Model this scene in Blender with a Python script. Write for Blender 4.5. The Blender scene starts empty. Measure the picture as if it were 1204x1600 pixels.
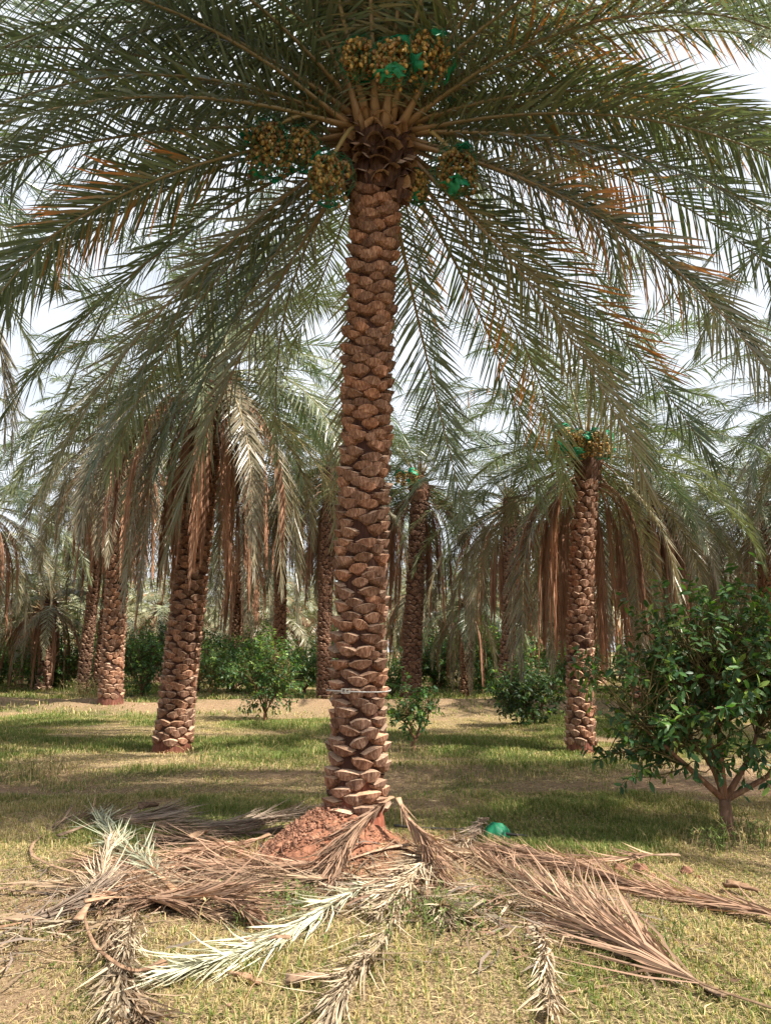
import bpy, math, random
import numpy as np
from mathutils import Matrix, Vector

# ------------------------------------------------------------------ camera, sky, sun, exposure
SC = bpy.context.scene
COL = SC.collection
R = math.radians
EYE = 1.5
FPX = 1208.0            # focal length in photograph pixels (1204 x 1600)
PITCH = R(10.1)
cam_d = bpy.data.cameras.new('camera')
cam_d.sensor_fit = 'VERTICAL'
cam_d.sensor_height = 24.0
cam_d.lens = 24.0 * FPX / 1600.0
cam_d.clip_end = 3000
cam = bpy.data.objects.new('camera', cam_d)
COL.objects.link(cam)
cam.location = (0, 0, EYE)
cam.rotation_euler = (R(90) + PITCH, 0, 0)
SC.camera = cam

SUN_EL, SUN_AZ = R(50), R(-24)      # azimuth of the sun in the xy plane (right and behind the camera)
world = bpy.data.worlds.new('World')
SC.world = world
world.use_nodes = True
wn = world.node_tree
for n in list(wn.nodes): wn.nodes.remove(n)
sky = wn.nodes.new('ShaderNodeTexSky')
sky.sky_type = 'NISHITA'
sky.sun_disc = False
sky.sun_elevation = SUN_EL
sky.sun_rotation = R(90) - SUN_AZ
sky.air_density = 1.0
sky.dust_density = 4.0
sky.ozone_density = 1.0
bg = wn.nodes.new('ShaderNodeBackground')
bg.inputs['Strength'].default_value = 0.062
wo = wn.nodes.new('ShaderNodeOutputWorld')
# thin bright high haze over the whole sky, uneven like real cirrus
tcw = wn.nodes.new('ShaderNodeTexCoord')
mpw = wn.nodes.new('ShaderNodeMapping'); mpw.inputs['Scale'].default_value = (1.2, 1.2, 3.0)
nzw = wn.nodes.new('ShaderNodeTexNoise'); nzw.inputs['Scale'].default_value = 1.6; nzw.inputs['Detail'].default_value = 5
wn.links.new(tcw.outputs['Generated'], mpw.inputs[0]); wn.links.new(mpw.outputs[0], nzw.inputs['Vector'])
mrw = wn.nodes.new('ShaderNodeMapRange')
for k_, v_ in ((1, .35), (2, .65), (3, .6), (4, 1.0)): mrw.inputs[k_].default_value = v_
wn.links.new(nzw.outputs[0], mrw.inputs[0])
mxw = wn.nodes.new('ShaderNodeMix'); mxw.data_type = 'RGBA'
mxw.inputs[7].default_value = (8.2, 8.6, 9.1, 1)
wn.links.new(mrw.outputs[0], mxw.inputs[0]); wn.links.new(sky.outputs[0], mxw.inputs[6])
wn.links.new(mxw.outputs[2], bg.inputs[0])
wn.links.new(bg.outputs[0], wo.inputs[0])

sun_d = bpy.data.lights.new('sun', 'SUN')
sun_d.energy = 5.0
sun_d.angle = R(0.53)
sun_d.color = (1.0, 0.93, 0.82)
sun = bpy.data.objects.new('sun', sun_d)
COL.objects.link(sun)
sdir = Vector((math.cos(SUN_EL) * math.cos(SUN_AZ), math.cos(SUN_EL) * math.sin(SUN_AZ), math.sin(SUN_EL)))
sun.rotation_euler = sdir.to_track_quat('Z', 'Y').to_euler()
sun.location = (10, -10, 30)

SC.view_settings.view_transform = 'Standard'
SC.view_settings.look = 'None'
SC.view_settings.gamma = 1.0
SC.view_settings.exposure = 1.32
SC.cycles.max_bounces = 6
SC.cycles.diffuse_bounces = 3
SC.cycles.transmission_bounces = 4
SC.cycles.transparent_max_bounces = 4
SC.cycles.use_denoising = True

# ------------------------------------------------------------------ numeric helpers
rs = np.random.RandomState(7)

def vnoise(x, y, seed=0):
    x = np.asarray(x, float); y = np.asarray(y, float)
    xi = np.floor(x).astype(np.int64); yi = np.floor(y).astype(np.int64)
    xf = x - xi; yf = y - yi
    xf = xf * xf * (3 - 2 * xf); yf = yf * yf * (3 - 2 * yf)
    def h(a, b):
        n = (a * 374761393 + b * 668265263 + seed * 974711) & 0x7fffffff
        n = ((n ^ (n >> 13)) * 1274126177) & 0x7fffffff
        return ((n ^ (n >> 16)) & 0xffff) / 65535.0
    a = h(xi, yi) * (1 - xf) + h(xi + 1, yi) * xf
    b = h(xi, yi + 1) * (1 - xf) + h(xi + 1, yi + 1) * xf
    return a * (1 - yf) + b * yf

def fbm(x, y, seed=0, octv=4):
    v = 0; a = 0.5; t = 0
    for o in range(octv):
        v = v + a * vnoise(np.asarray(x) * 2 ** o, np.asarray(y) * 2 ** o, seed + o * 17); t += a; a *= 0.5
    return v / t

def sstep(a, b, x):
    t = np.clip((x - a) / (b - a), 0, 1)
    return t * t * (3 - 2 * t)

def nrm(v):
    return v / np.maximum(np.linalg.norm(v, axis=-1, keepdims=True), 1e-9)

def ray(px, py):
    cx = (px - 602.0) / FPX; cy = (800.0 - py) / FPX
    c, s = math.cos(PITCH), math.sin(PITCH)
    return np.array([cx, c - s * cy, s + c * cy])

def ground_pt(px, py):
    d = ray(px, py); t = -EYE / d[2]
    return np.array([d[0] * t, d[1] * t, 0.0])

def at_depth(px, py, Y):
    d = ray(px, py); t = Y / d[1]
    return np.array([d[0] * t, Y, EYE + d[2] * t])

def gz(x, y):
    x = np.asarray(x, float); y = np.asarray(y, float)
    z = 0.10 * (fbm(x * 0.45, y * 0.45, 3, 3) - 0.5) + 0.035 * (fbm(x * 2.3, y * 2.3, 5, 3) - 0.5)
    w = 0.35 * (fbm(x * 0.3, y * 0.05, 11, 2) - 0.5)
    z = z + 0.10 * np.exp(-((y - 9.9 - 2 * w) / 0.45) ** 2) * (0.35 + 0.65 * sstep(-1.0, 1.2, x))
    z = z + 0.26 * np.exp(-((y - 20.6 - 9 * w) / 0.8) ** 2) * (.5 + fbm(x * .7, y * .7, 15, 2))
    z = z + 0.16 * np.exp(-((y - 15.3 - 2 * w) / 0.6) ** 2) * sstep(0.45, 0.7, fbm(x * .25, y * .1, 31, 2))
    z = z + 0.20 * np.exp(-(((x + .33) / 0.55) ** 2 + ((y - 6.15) / 0.5) ** 2))
    return z

def green_mask(x, y):
    g = fbm(x * 0.55, y * 0.55, 21, 4)
    g = sstep(0.40, 0.62, g + 0.10 * (fbm(x * 3, y * 3, 25, 3) - .5))
    return g * (1 - 0.85 * bare_mask(x, y))

def bare_mask(x, y):
    w = 0.35 * (fbm(np.asarray(x) * 0.3, np.asarray(y) * 0.05, 11, 2) - 0.5)
    b = np.exp(-((y - 20.4 - 9 * w - 1.2 * (fbm(np.asarray(x) * .9, np.asarray(y) * .9, 13, 3) - .5)) / 1.1) ** 2) * (.35 + .9 * fbm(np.asarray(x) * .5, np.asarray(y) * .5, 14, 3))
    b = np.maximum(b, np.exp(-((y - 8.7 - 3 * w) / 1.35) ** 2) * (.25 + .9 * sstep(.35, .65, fbm(np.asarray(x) * .7, np.asarray(y) * .9, 61, 3))))
    b = np.maximum(b, .6 * sstep(0.64, 0.78, fbm(np.asarray(x) * .8, np.asarray(y) * .8, 41, 3)))
    b = np.maximum(b, np.exp(-(((x + .4) / .9) ** 2 + ((y - 5.9) / 0.75) ** 2)))
    b = np.maximum(b, .55 * np.exp(-(((x + 1.6) / 1.5) ** 2 + ((y - 5.0) / 0.6) ** 2)))
    return b * (0.55 + 0.6 * fbm(np.asarray(x) * 4, np.asarray(y) * 4, 55, 2))

# ------------------------------------------------------------------ mesh helpers
def mesh_np(name, V, F, C=None, mats=(), mi=None, smooth=True):
    V = np.asarray(V, np.float32); F = np.asarray(F, np.int32)
    k = F.shape[1]
    me = bpy.data.meshes.new(name)
    me.vertices.add(len(V)); me.vertices.foreach_set('co', V.ravel())
    me.loops.add(F.size); me.loops.foreach_set('vertex_index', F.ravel())
    me.polygons.add(len(F))
    me.polygons.foreach_set('loop_start', np.arange(0, F.size, k, dtype=np.int32))
    me.polygons.foreach_set('loop_total', np.full(len(F), k, np.int32))
    if mi is not None: me.polygons.foreach_set('material_index', np.asarray(mi, np.int32))
    me.polygons.foreach_set('use_smooth', np.full(len(F), bool(smooth)))
    me.update(calc_edges=True)
    if C is not None:
        C = np.asarray(C, np.float32)
        if C.ndim == 1: C = np.tile(C, (len(V), 1))
        if C.shape[1] == 3: C = np.hstack([C, np.ones((len(C), 1), np.float32)])
        a = me.attributes.new('Col', 'FLOAT_COLOR', 'POINT')
        a.data.foreach_set('color', C.astype(np.float32).ravel())
    for m in mats: me.materials.append(m)
    return me

def link(name, me, parent=None, loc=None, mat4=None):
    o = bpy.data.objects.new(name, me)
    COL.objects.link(o)
    if parent is not None: o.parent = parent
    if mat4 is not None: o.matrix_local = mat4
    elif loc is not None: o.location = loc
    return o

def tag(o, label=None, cat=None, group=None, kind=None):
    if label: o['label'] = label
    if cat: o['category'] = cat
    if group: o['group'] = group
    if kind: o['kind'] = kind
    return o

def empty(name, loc):
    o = bpy.data.objects.new(name, None)
    o.empty_display_size = .2
    COL.objects.link(o); o.location = loc
    return o

class MB:                               # collects vertices, triangles, colours, material slots
    def __init__(s): s.V = []; s.F = []; s.C = []; s.M = []; s.n = 0
    def add(s, V, F, C=(1, 1, 1), m=0):
        V = np.asarray(V, float); F = np.asarray(F, int)
        if F.shape[1] == 4: F = np.vstack([F[:, [0, 1, 2]], F[:, [0, 2, 3]]])
        C = np.asarray(C, float)
        if C.ndim == 1: C = np.tile(C, (len(V), 1))
        mi = np.full(len(F), m) if np.isscalar(m) else np.asarray(m)
        s.V.append(V); s.F.append(F + s.n); s.C.append(C); s.M.append(mi); s.n += len(V)
    def mesh(s, name, mats, smooth=True):
        return mesh_np(name, np.vstack(s.V), np.vstack(s.F), np.vstack(s.C), mats, np.concatenate(s.M), smooth)

def frames(P):
    P = np.asarray(P, float)
    T = np.gradient(P, axis=0); T = nrm(T)
    up = np.tile(np.array([0, 0, 1.0]), (len(P), 1))
    B = np.cross(T, up)
    bad = np.linalg.norm(B, axis=1) < 1e-3
    B[bad] = np.array([0, 1.0, 0])
    B = nrm(B)
    N = np.cross(B, T)
    return T, B, N

def tube(P, rad, k=6, flat=1.0, cap=True):
    P = np.asarray(P, float); rad = np.broadcast_to(np.asarray(rad, float), (len(P),))
    flat = np.broadcast_to(np.asarray(flat, float), (len(P),))
    T, B, N = frames(P)
    a = np.arange(k) * 2 * math.pi / k
    V = P[:, None, :] + rad[:, None, None] * (np.cos(a)[None, :, None] * B[:, None, :] + (np.sin(a)[None, :] * flat[:, None])[..., None] * N[:, None, :])
    V = V.reshape(-1, 3)
    i = np.arange(len(P) - 1)[:, None] * k; j = np.arange(k)[None, :]; j2 = (j + 1) % k
    q = np.stack([i + j, i + j2, i + k + j2, i + k + j], -1).reshape(-1, 4)
    F = np.vstack([q[:, [0, 1, 2]], q[:, [0, 2, 3]]])
    if cap:
        V = np.vstack([V, P[:1], P[-1:]])
        n = len(P) * k
        jj = np.arange(k); j2 = (jj + 1) % k
        F = np.vstack([F, np.stack([jj * 0 + n, j2, jj], -1), np.stack([jj * 0 + n + 1, n - k + jj, n - k + j2], -1)])
    return V, F

def catmull(pts, n):
    pts = np.asarray(pts, float)
    if len(pts) == 2:
        t = np.linspace(0, 1, n)[:, None]; return pts[0] * (1 - t) + pts[1] * t
    P = np.vstack([2 * pts[0] - pts[1], pts, 2 * pts[-1] - pts[-2]])
    seg = len(pts) - 1
    out = []
    for u in np.linspace(0, seg, n):
        i = min(int(u), seg - 1); t = u - i
        p0, p1, p2, p3 = P[i], P[i + 1], P[i + 2], P[i + 3]
        out.append(0.5 * ((2 * p1) + (-p0 + p2) * t + (2 * p0 - 5 * p1 + 4 * p2 - p3) * t * t + (-p0 + 3 * p1 - 3 * p2 + p3) * t ** 3))
    return np.array(out)

# ------------------------------------------------------------------ materials
def new_mat(name):
    m = bpy.data.materials.new(name); m.use_nodes = True
    nt = m.node_tree
    for n in list(nt.nodes): nt.nodes.remove(n)
    out = nt.nodes.new('ShaderNodeOutputMaterial')
    return m, nt, out

def nd(nt, typ, **kw):
    n = nt.nodes.new(typ)
    for k, v in kw.items():
        if k.startswith('i_'):
            n.inputs[k[2:].replace('_', ' ')].default_value = v
        else: setattr(n, k, v)
    return n

def mixcol(nt, a, b, fac, mode='MIX'):
    n = nt.nodes.new('ShaderNodeMix'); n.data_type = 'RGBA'; n.blend_type = mode
    for sock, v in ((n.inputs[6], a), (n.inputs[7], b), (n.inputs[0], fac)):
        if hasattr(v, 'is_linked') or hasattr(v, 'node'): nt.links.new(v, sock)
        elif isinstance(v, (int, float)): sock.default_value = v
        else: sock.default_value = (*v, 1)
    return n.outputs[2]

def ramp(nt, fac, stops):
    n = nt.nodes.new('ShaderNodeValToRGB')
    cr = n.color_ramp
    while len(cr.elements) > 1: cr.elements.remove(cr.elements[-1])
    cr.elements[0].position = stops[0][0]; cr.elements[0].color = (*stops[0][1], 1)
    for p, c in stops[1:]:
        e = cr.elements.new(p); e.color = (*c, 1)
    nt.links.new(fac, n.inputs[0])
    return n.outputs[0]

def leaf_mat(name, rough, trans, tint=(1, 1, 1), var=0.3, spec=0.5, tcol=(1.3, 1.35, .6)):
    m, nt, out = new_mat(name)
    at = nd(nt, 'ShaderNodeAttribute', attribute_name='Col')
    oi = nd(nt, 'ShaderNodeObjectInfo')
    mr = nd(nt, 'ShaderNodeMapRange'); nt.links.new(oi.outputs['Random'], mr.inputs[0])
    mr.inputs[3].default_value = 1 - var; mr.inputs[4].default_value = 1 + var
    c = mixcol(nt, at.outputs['Color'], tint, 1.0, 'MULTIPLY')
    vm = nd(nt, 'ShaderNodeVectorMath', operation='SCALE')
    nt.links.new(c, vm.inputs[0]); nt.links.new(mr.outputs[0], vm.inputs[3])
    p = nd(nt, 'ShaderNodeBsdfPrincipled')
    p.inputs['Roughness'].default_value = rough
    p.inputs['Specular IOR Level'].default_value = spec
    nt.links.new(vm.outputs[0], p.inputs['Base Color'])
    t = nd(nt, 'ShaderNodeBsdfTranslucent')
    c2 = mixcol(nt, vm.outputs[0], tcol, 1.0, 'MULTIPLY')
    nt.links.new(c2, t.inputs[0])
    mx = nd(nt, 'ShaderNodeMixShader'); mx.inputs[0].default_value = trans
    nt.links.new(p.outputs[0], mx.inputs[1]); nt.links.new(t.outputs[0], mx.inputs[2])
    nt.links.new(mx.outputs[0], out.inputs[0])
    return m

M_LEAF = leaf_mat('palm_leaflet', 0.36, 0.20, spec=.6, tcol=(1.2, 1.3, .7))
M_DEAD = leaf_mat('dead_palm_leaflet', 0.75, 0.15, spec=0.25, tcol=(1.2, 1.0, .7))
M_CITRUS = leaf_mat('citrus_leaf', 0.48, 0.28, var=.4, spec=.35, tcol=(1.4, 1.7, .4))
M_GRASS = leaf_mat('grass_blade', 0.7, 0.3, var=0.0, spec=.2, tcol=(1.2, 1.3, .6))
M_RACHIS = leaf_mat('palm_rachis', 0.5, 0.0, var=.15)

def bark_mat(name, cols, grain=(26, 26, 2.2), rough=.85, bump=.6, scale=1.0, darkmix=.45, up=None):
    """fibrous wood: vertical grain, blotches, per-piece tone; up = tone towards the old weathered top"""
    m, nt, out = new_mat(name)
    tc = nd(nt, 'ShaderNodeTexCoord')
    oi = nd(nt, 'ShaderNodeObjectInfo')
    at = nd(nt, 'ShaderNodeAttribute', attribute_name='Col')
    mp = nd(nt, 'ShaderNodeMapping'); mp.inputs['Scale'].default_value = tuple(g * scale for g in grain)
    add = nd(nt, 'ShaderNodeVectorMath', operation='ADD')
    mul = nd(nt, 'ShaderNodeVectorMath', operation='SCALE'); mul.inputs[0].default_value = (37, 17, 53)
    nt.links.new(oi.outputs['Random'], mul.inputs[3])
    nt.links.new(tc.outputs['Object'], add.inputs[0]); nt.links.new(mul.outputs[0], add.inputs[1])
    nt.links.new(add.outputs[0], mp.inputs[0])
    nz = nd(nt, 'ShaderNodeTexNoise'); nz.inputs['Scale'].default_value = 1.0; nz.inputs['Detail'].default_value = 5
    nz.inputs['Roughness'].default_value = .65
    nt.links.new(mp.outputs[0], nz.inputs['Vector'])
    n2 = nd(nt, 'ShaderNodeTexNoise'); n2.inputs['Scale'].default_value = 9 * scale; n2.inputs['Detail'].default_value = 3
    nt.links.new(add.outputs[0], n2.inputs['Vector'])
    base = ramp(nt, nz.outputs[0], [(.25, cols[0]), (.5, cols[1]), (.75, cols[2])])
    blot = ramp(nt, n2.outputs[0], [(.35, (.55, .5, .46)), (.62, (1.1, 1.08, 1.05))])
    c = mixcol(nt, base, blot, darkmix, 'MULTIPLY')
    c = mixcol(nt, c, at.outputs['Color'], 1.0, 'MULTIPLY')
    mr = nd(nt, 'ShaderNodeMapRange'); nt.links.new(oi.outputs['Random'], mr.inputs[0])
    mr.inputs[3].default_value = .72; mr.inputs[4].default_value = 1.25
    vm = nd(nt, 'ShaderNodeVectorMath', operation='SCALE')
    hue = nd(nt, 'ShaderNodeMath', operation='FRACT'); h2 = nd(nt, 'ShaderNodeMath', operation='MULTIPLY'); h2.inputs[1].default_value = 7.31
    nt.links.new(oi.outputs['Random'], h2.inputs[0]); nt.links.new(h2.outputs[0], hue.inputs[0])
    tn = ramp(nt, hue.outputs[0], [(0, (1.08, .97, .9)), (.4, (1, 1, 1)), (.75, (.9, .95, 1.0)), (1, (.62, .6, .6))])
    c = mixcol(nt, c, tn, 1.0, 'MULTIPLY')
    nt.links.new(c, vm.inputs[0]); nt.links.new(mr.outputs[0], vm.inputs[3])
    p = nd(nt, 'ShaderNodeBsdfPrincipled'); p.inputs['Roughness'].default_value = rough
    p.inputs['Specular IOR Level'].default_value = .25
    nt.links.new(vm.outputs[0], p.inputs['Base Color'])
    b = nd(nt, 'ShaderNodeBump'); b.inputs['Strength'].default_value = bump; b.inputs['Distance'].default_value = .01
    nt.links.new(nz.outputs[0], b.inputs['Height']); nt.links.new(b.outputs[0], p.inputs['Normal'])
    nt.links.new(p.outputs[0], out.inputs[0])
    return m

M_SCALE = bark_mat('leaf_base_bark', [(.05, .02, .012), (.24, .125, .08), (.52, .33, .225)], grain=(75, 75, 5), bump=1.0, darkmix=.6)
M_CUT = bark_mat('leaf_base_cut', [(.22, .12, .08), (.42, .27, .18), (.58, .41, .29)], grain=(60, 60, 60), bump=.4, darkmix=.3)
M_CORE = bark_mat('palm_trunk_fibre', [(.02, .009, .006), (.05, .022, .015), (.11, .055, .037)], grain=(40, 40, 5), bump=.8)  # dark fibre, darkened further so gaps between leaf bases read as shadow
M_HEAD = bark_mat('palm_crown_fibre', [(.035, .018, .012), (.10, .05, .032), (.22, .12, .075)], grain=(50, 50, 7), bump=.9)
M_WOOD = bark_mat('citrus_bark', [(.10, .05, .03), (.21, .115, .07), (.32, .19, .125)], grain=(40, 40, 8), bump=.5)
M_SOIL = bark_mat('red_soil', [(.10, .045, .028), (.21, .10, .062), (.33, .18, .115)], grain=(30, 30, 30), bump=1.0, rough=.95)
M_PETI = bark_mat('dry_petiole', [(.12, .075, .05), (.30, .20, .13), (.46, .33, .23)], grain=(22, 22, 22), bump=.6)

def simple_mat(name, col, rough=.5, metal=0., trans=0., noise=.25, nscale=30):
    m, nt, out = new_mat(name)
    tc = nd(nt, 'ShaderNodeTexCoord')
    nz = nd(nt, 'ShaderNodeTexNoise'); nz.inputs['Scale'].default_value = nscale; nz.inputs['Detail'].default_value = 4
    nt.links.new(tc.outputs['Object'], nz.inputs['Vector'])
    c = ramp(nt, nz.outputs[0], [(.3, tuple(v * (1 - noise) for v in col)), (.7, tuple(min(1, v * (1 + noise)) for v in col))])
    p = nd(nt, 'ShaderNodeBsdfPrincipled'); p.inputs['Roughness'].default_value = rough; p.inputs['Metallic'].default_value = metal
    nt.links.new(c, p.inputs['Base Color'])
    if trans:
        t = nd(nt, 'ShaderNodeBsdfTranslucent'); nt.links.new(c, t.inputs[0])
        mx = nd(nt, 'ShaderNodeMixShader'); mx.inputs[0].default_value = trans
        nt.links.new(p.outputs[0], mx.inputs[1]); nt.links.new(t.outputs[0], mx.inputs[2]); nt.links.new(mx.outputs[0], out.inputs[0])
    else: nt.links.new(p.outputs[0], out.inputs[0])
    return m

M_NET = simple_mat('green_net', (.015, .27, .13), .5, trans=.4)
M_STRAP = simple_mat('grey_strap', (.40, .38, .36), .55, .2, nscale=60)
M_BUCKLE = simple_mat('steel_buckle', (.6, .58, .55), .3, .9)
M_PIPE = simple_mat('black_pipe', (.03, .028, .026), .5)

def date_mat():
    m, nt, out = new_mat('date_fruit')
    at = nd(nt, 'ShaderNodeAttribute', attribute_name='Col')
    p = nd(nt, 'ShaderNodeBsdfPrincipled'); p.inputs['Roughness'].default_value = .45
    nt.links.new(at.outputs['Color'], p.inputs['Base Color']); nt.links.new(p.outputs[0], out.inputs[0])
    return m
M_DATE = date_mat()

def ground_mat():
    m, nt, out = new_mat('orchard_ground')
    tc = nd(nt, 'ShaderNodeTexCoord')
    at = nd(nt, 'ShaderNodeAttribute', attribute_name='Col')
    sep = nd(nt, 'ShaderNodeSeparateColor'); nt.links.new(at.outputs['Color'], sep.inputs[0])
    n1 = nd(nt, 'ShaderNodeTexNoise'); n1.inputs['Scale'].default_value = 22; n1.inputs['Detail'].default_value = 8; n1.inputs['Roughness'].default_value = .7
    n2 = nd(nt, 'ShaderNodeTexNoise'); n2.inputs['Scale'].default_value = 3.0; n2.inputs['Detail'].default_value = 6
    n3 = nd(nt, 'ShaderNodeTexNoise'); n3.inputs['Scale'].default_value = 90; n3.inputs['Detail'].default_value = 4
    mp = nd(nt, 'ShaderNodeMapping'); mp.inputs['Scale'].default_value = (1, .55, 1); mp.inputs['Rotation'].default_value = (0, 0, .5)
    nt.links.new(tc.outputs['Object'], mp.inputs[0])
    for n in (n1, n2): nt.links.new(tc.outputs['Object'], n.inputs['Vector'])
    nt.links.new(mp.outputs[0], n3.inputs['Vector'])
    straw = ramp(nt, n3.outputs[0], [(.32, (.09, .06, .032)), (.5, (.27, .19, .105)), (.68, (.50, .39, .23))])
    green = ramp(nt, n3.outputs[0], [(.32, (.045, .05, .018)), (.52, (.13, .135, .05)), (.70, (.30, .27, .12))])
    soil = ramp(nt, n1.outputs[0], [(.3, (.20, .115, .07)), (.55, (.36, .235, .15)), (.75, (.52, .385, .255))])
    f = nd(nt, 'ShaderNodeMath', operation='ADD'); f.use_clamp = True
    nt.links.new(sep.outputs[0], f.inputs[0])
    mm = nd(nt, 'ShaderNodeMapRange'); nt.links.new(n2.outputs[0], mm.inputs[0])
    mm.inputs[1].default_value = .35; mm.inputs[2].default_value = .7; mm.inputs[3].default_value = -.3; mm.inputs[4].default_value = .3
    nt.links.new(mm.outputs[0], f.inputs[1])
    c = mixcol(nt, straw, green, f.outputs[0])
    c = mixcol(nt, c, soil, sep.outputs[1])
    red = ramp(nt, n1.outputs[0], [(.3, (.20, .075, .04)), (.55, (.36, .15, .08)), (.75, (.48, .23, .14))])
    c = mixcol(nt, c, red, sep.outputs[2])
    p = nd(nt, 'ShaderNodeBsdfPrincipled'); p.inputs['Roughness'].default_value = .95; p.inputs['Specular IOR Level'].default_value = .1
    nt.links.new(c, p.inputs['Base Color'])
    b = nd(nt, 'ShaderNodeBump'); b.inputs['Strength'].default_value = .9; b.inputs['Distance'].default_value = .03
    nt.links.new(n3.outputs[0], b.inputs['Height'])
    b2 = nd(nt, 'ShaderNodeBump'); b2.inputs['Strength'].default_value = .8; b2.inputs['Distance'].default_value = .05
    nt.links.new(n1.outputs[0], b2.inputs['Height']); nt.links.new(b.outputs[0], b2.inputs['Normal'])
    nt.links.new(b2.outputs[0], p.inputs['Normal'])
    nt.links.new(p.outputs[0], out.inputs[0])
    return m
M_GROUND = ground_mat()
M_DUNE = simple_mat('dune_sand', (.46, .36, .24), .95, noise=.12, nscale=.05)

# ------------------------------------------------------------------ ground sheet and grass
def build_ground():
    n = 320
    k = 7.2
    u = np.linspace(-1, 1, n)
    xs = 500 * np.sinh(k * u) / math.sinh(k)
    ys = 5.2 + 500 * np.sinh(k * u) / math.sinh(k)
    X, Y = np.meshgrid(xs, ys)
    far = sstep(45, 90, np.hypot(X, Y))
    Z = gz(X, Y) * (1 - far)
    V = np.stack([X, Y, Z], -1).reshape(-1, 3)
    i = np.arange(n - 1)[:, None] * n + np.arange(n - 1)[None, :]
    F = np.stack([i, i + 1, i + n + 1, i + n], -1).reshape(-1, 4)
    red = np.exp(-(((X + .45) / .65) ** 2 + ((Y - 5.95) / .55) ** 2)) * 1.1
    C = np.stack([green_mask(X, Y), np.clip(bare_mask(X, Y), 0, 1), np.clip(red, 0, 1)], -1).reshape(-1, 3)
    o = link('ground', mesh_np('ground', V, F, C, [M_GROUND]))
    tag(o, 'flat orchard floor of sandy soil, straw and short grass', 'ground', kind='structure')
build_ground()

def in_view(x, y, margin=.6):
    return np.abs(x) < (y * 0.985 * 602 / FPX + margin)

def build_grass():
    def blades(name, N, y0, y1, hmin, hmax, w, pow_=1.0, dens=lambda x, y: 1, label='', xlim=None):
        # sample uniformly in the visible trapezoid
        y = np.sqrt(rs.uniform(y0 ** 2, y1 ** 2, N * 2))
        x = rs.uniform(-1, 1, N * 2) * (y * .985 * 602 / FPX + .6)
        d = dens(x, y)
        keep = rs.uniform(0, 1, N * 2) < d
        x = x[keep][:N]; y = y[keep][:N]; n = len(x)
        # gather in small tufts
        tx = np.round(x / .06) * .06; ty = np.round(y / .06) * .06
        x = x * .5 + tx * .5; y = y * .5 + ty * .5
        g = green_mask(x, y)
        z = gz(x, y)
        h = rs.uniform(hmin, hmax, n) * (.55 + .75 * g) * (0.2 + 1.6 * fbm(x * 2.2, y * 2.2, 77, 4) ** 1.3)
        az = rs.uniform(0, 2 * math.pi, n)
        lean = np.abs(rs.normal(.75, .5, n)) * (1.2 - .35 * g)
        dx, dy = np.cos(az), np.sin(az)
        ww = w * rs.uniform(.6, 1.3, n)
        base = np.stack([x, y, z - .004], -1)
        side = np.stack([-dy, dx, np.zeros(n)], -1) * ww[:, None]
        mid = base + np.stack([dx * lean * .35 * h, dy * lean * .35 * h, h * .62], -1)
        tip = base + np.stack([dx * lean * h, dy * lean * h, h * np.clip(1.05 - .45 * lean, .12, 1)], -1)
        V = np.stack([base - side, base + side, mid + side * .75, mid - side * .75, tip], 1).reshape(-1, 3)
        i = np.arange(n)[:, None] * 5
        F = np.concatenate([i + [0, 1, 2], i + [0, 2, 3], i + [3, 2, 4]], 0)
        r = rs.uniform(0, 1, n)
        dry = rs.uniform(0, 1, n) > (g * .62 + .22 + .16 * sstep(7, 5.5, y))
        cg = np.stack([.08 + .11 * r, .13 + .10 * r, .03 + .03 * r], -1)
        cd = np.stack([.34 + .2 * r, .26 + .17 * r, .12 + .10 * r], -1)
        c = np.where(dry[:, None], cd, cg)
        C = np.repeat(c, 5, axis=0).reshape(n, 5, 3)
        C[:, 4] = C[:, 4] * .75 + np.array([.42, .36, .15]) * .25
        o = link(name, mesh_np(name, V, F, C.reshape(-1, 3), [M_GRASS], smooth=True))
        tag(o, label, 'grass', kind='stuff')
    lush = lambda x, y: np.clip(.42 + .7 * green_mask(x, y) - .75 * bare_mask(x, y), .02, 1)
    blades('grass', 200000, 3.0, 8.5, .03, .10, .0024, dens=lush, label='short green and straw grass around the cut fronds')
    blades('grass', 150000, 8.5, 18, .035, .09, .0042, dens=lush, label='mown yellow green grass between the palm rows')
    blades('grass', 70000, 18, 42, .06, .16, .011, dens=lush, label='sparse dry grass under the far palms')
build_grass()

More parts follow.
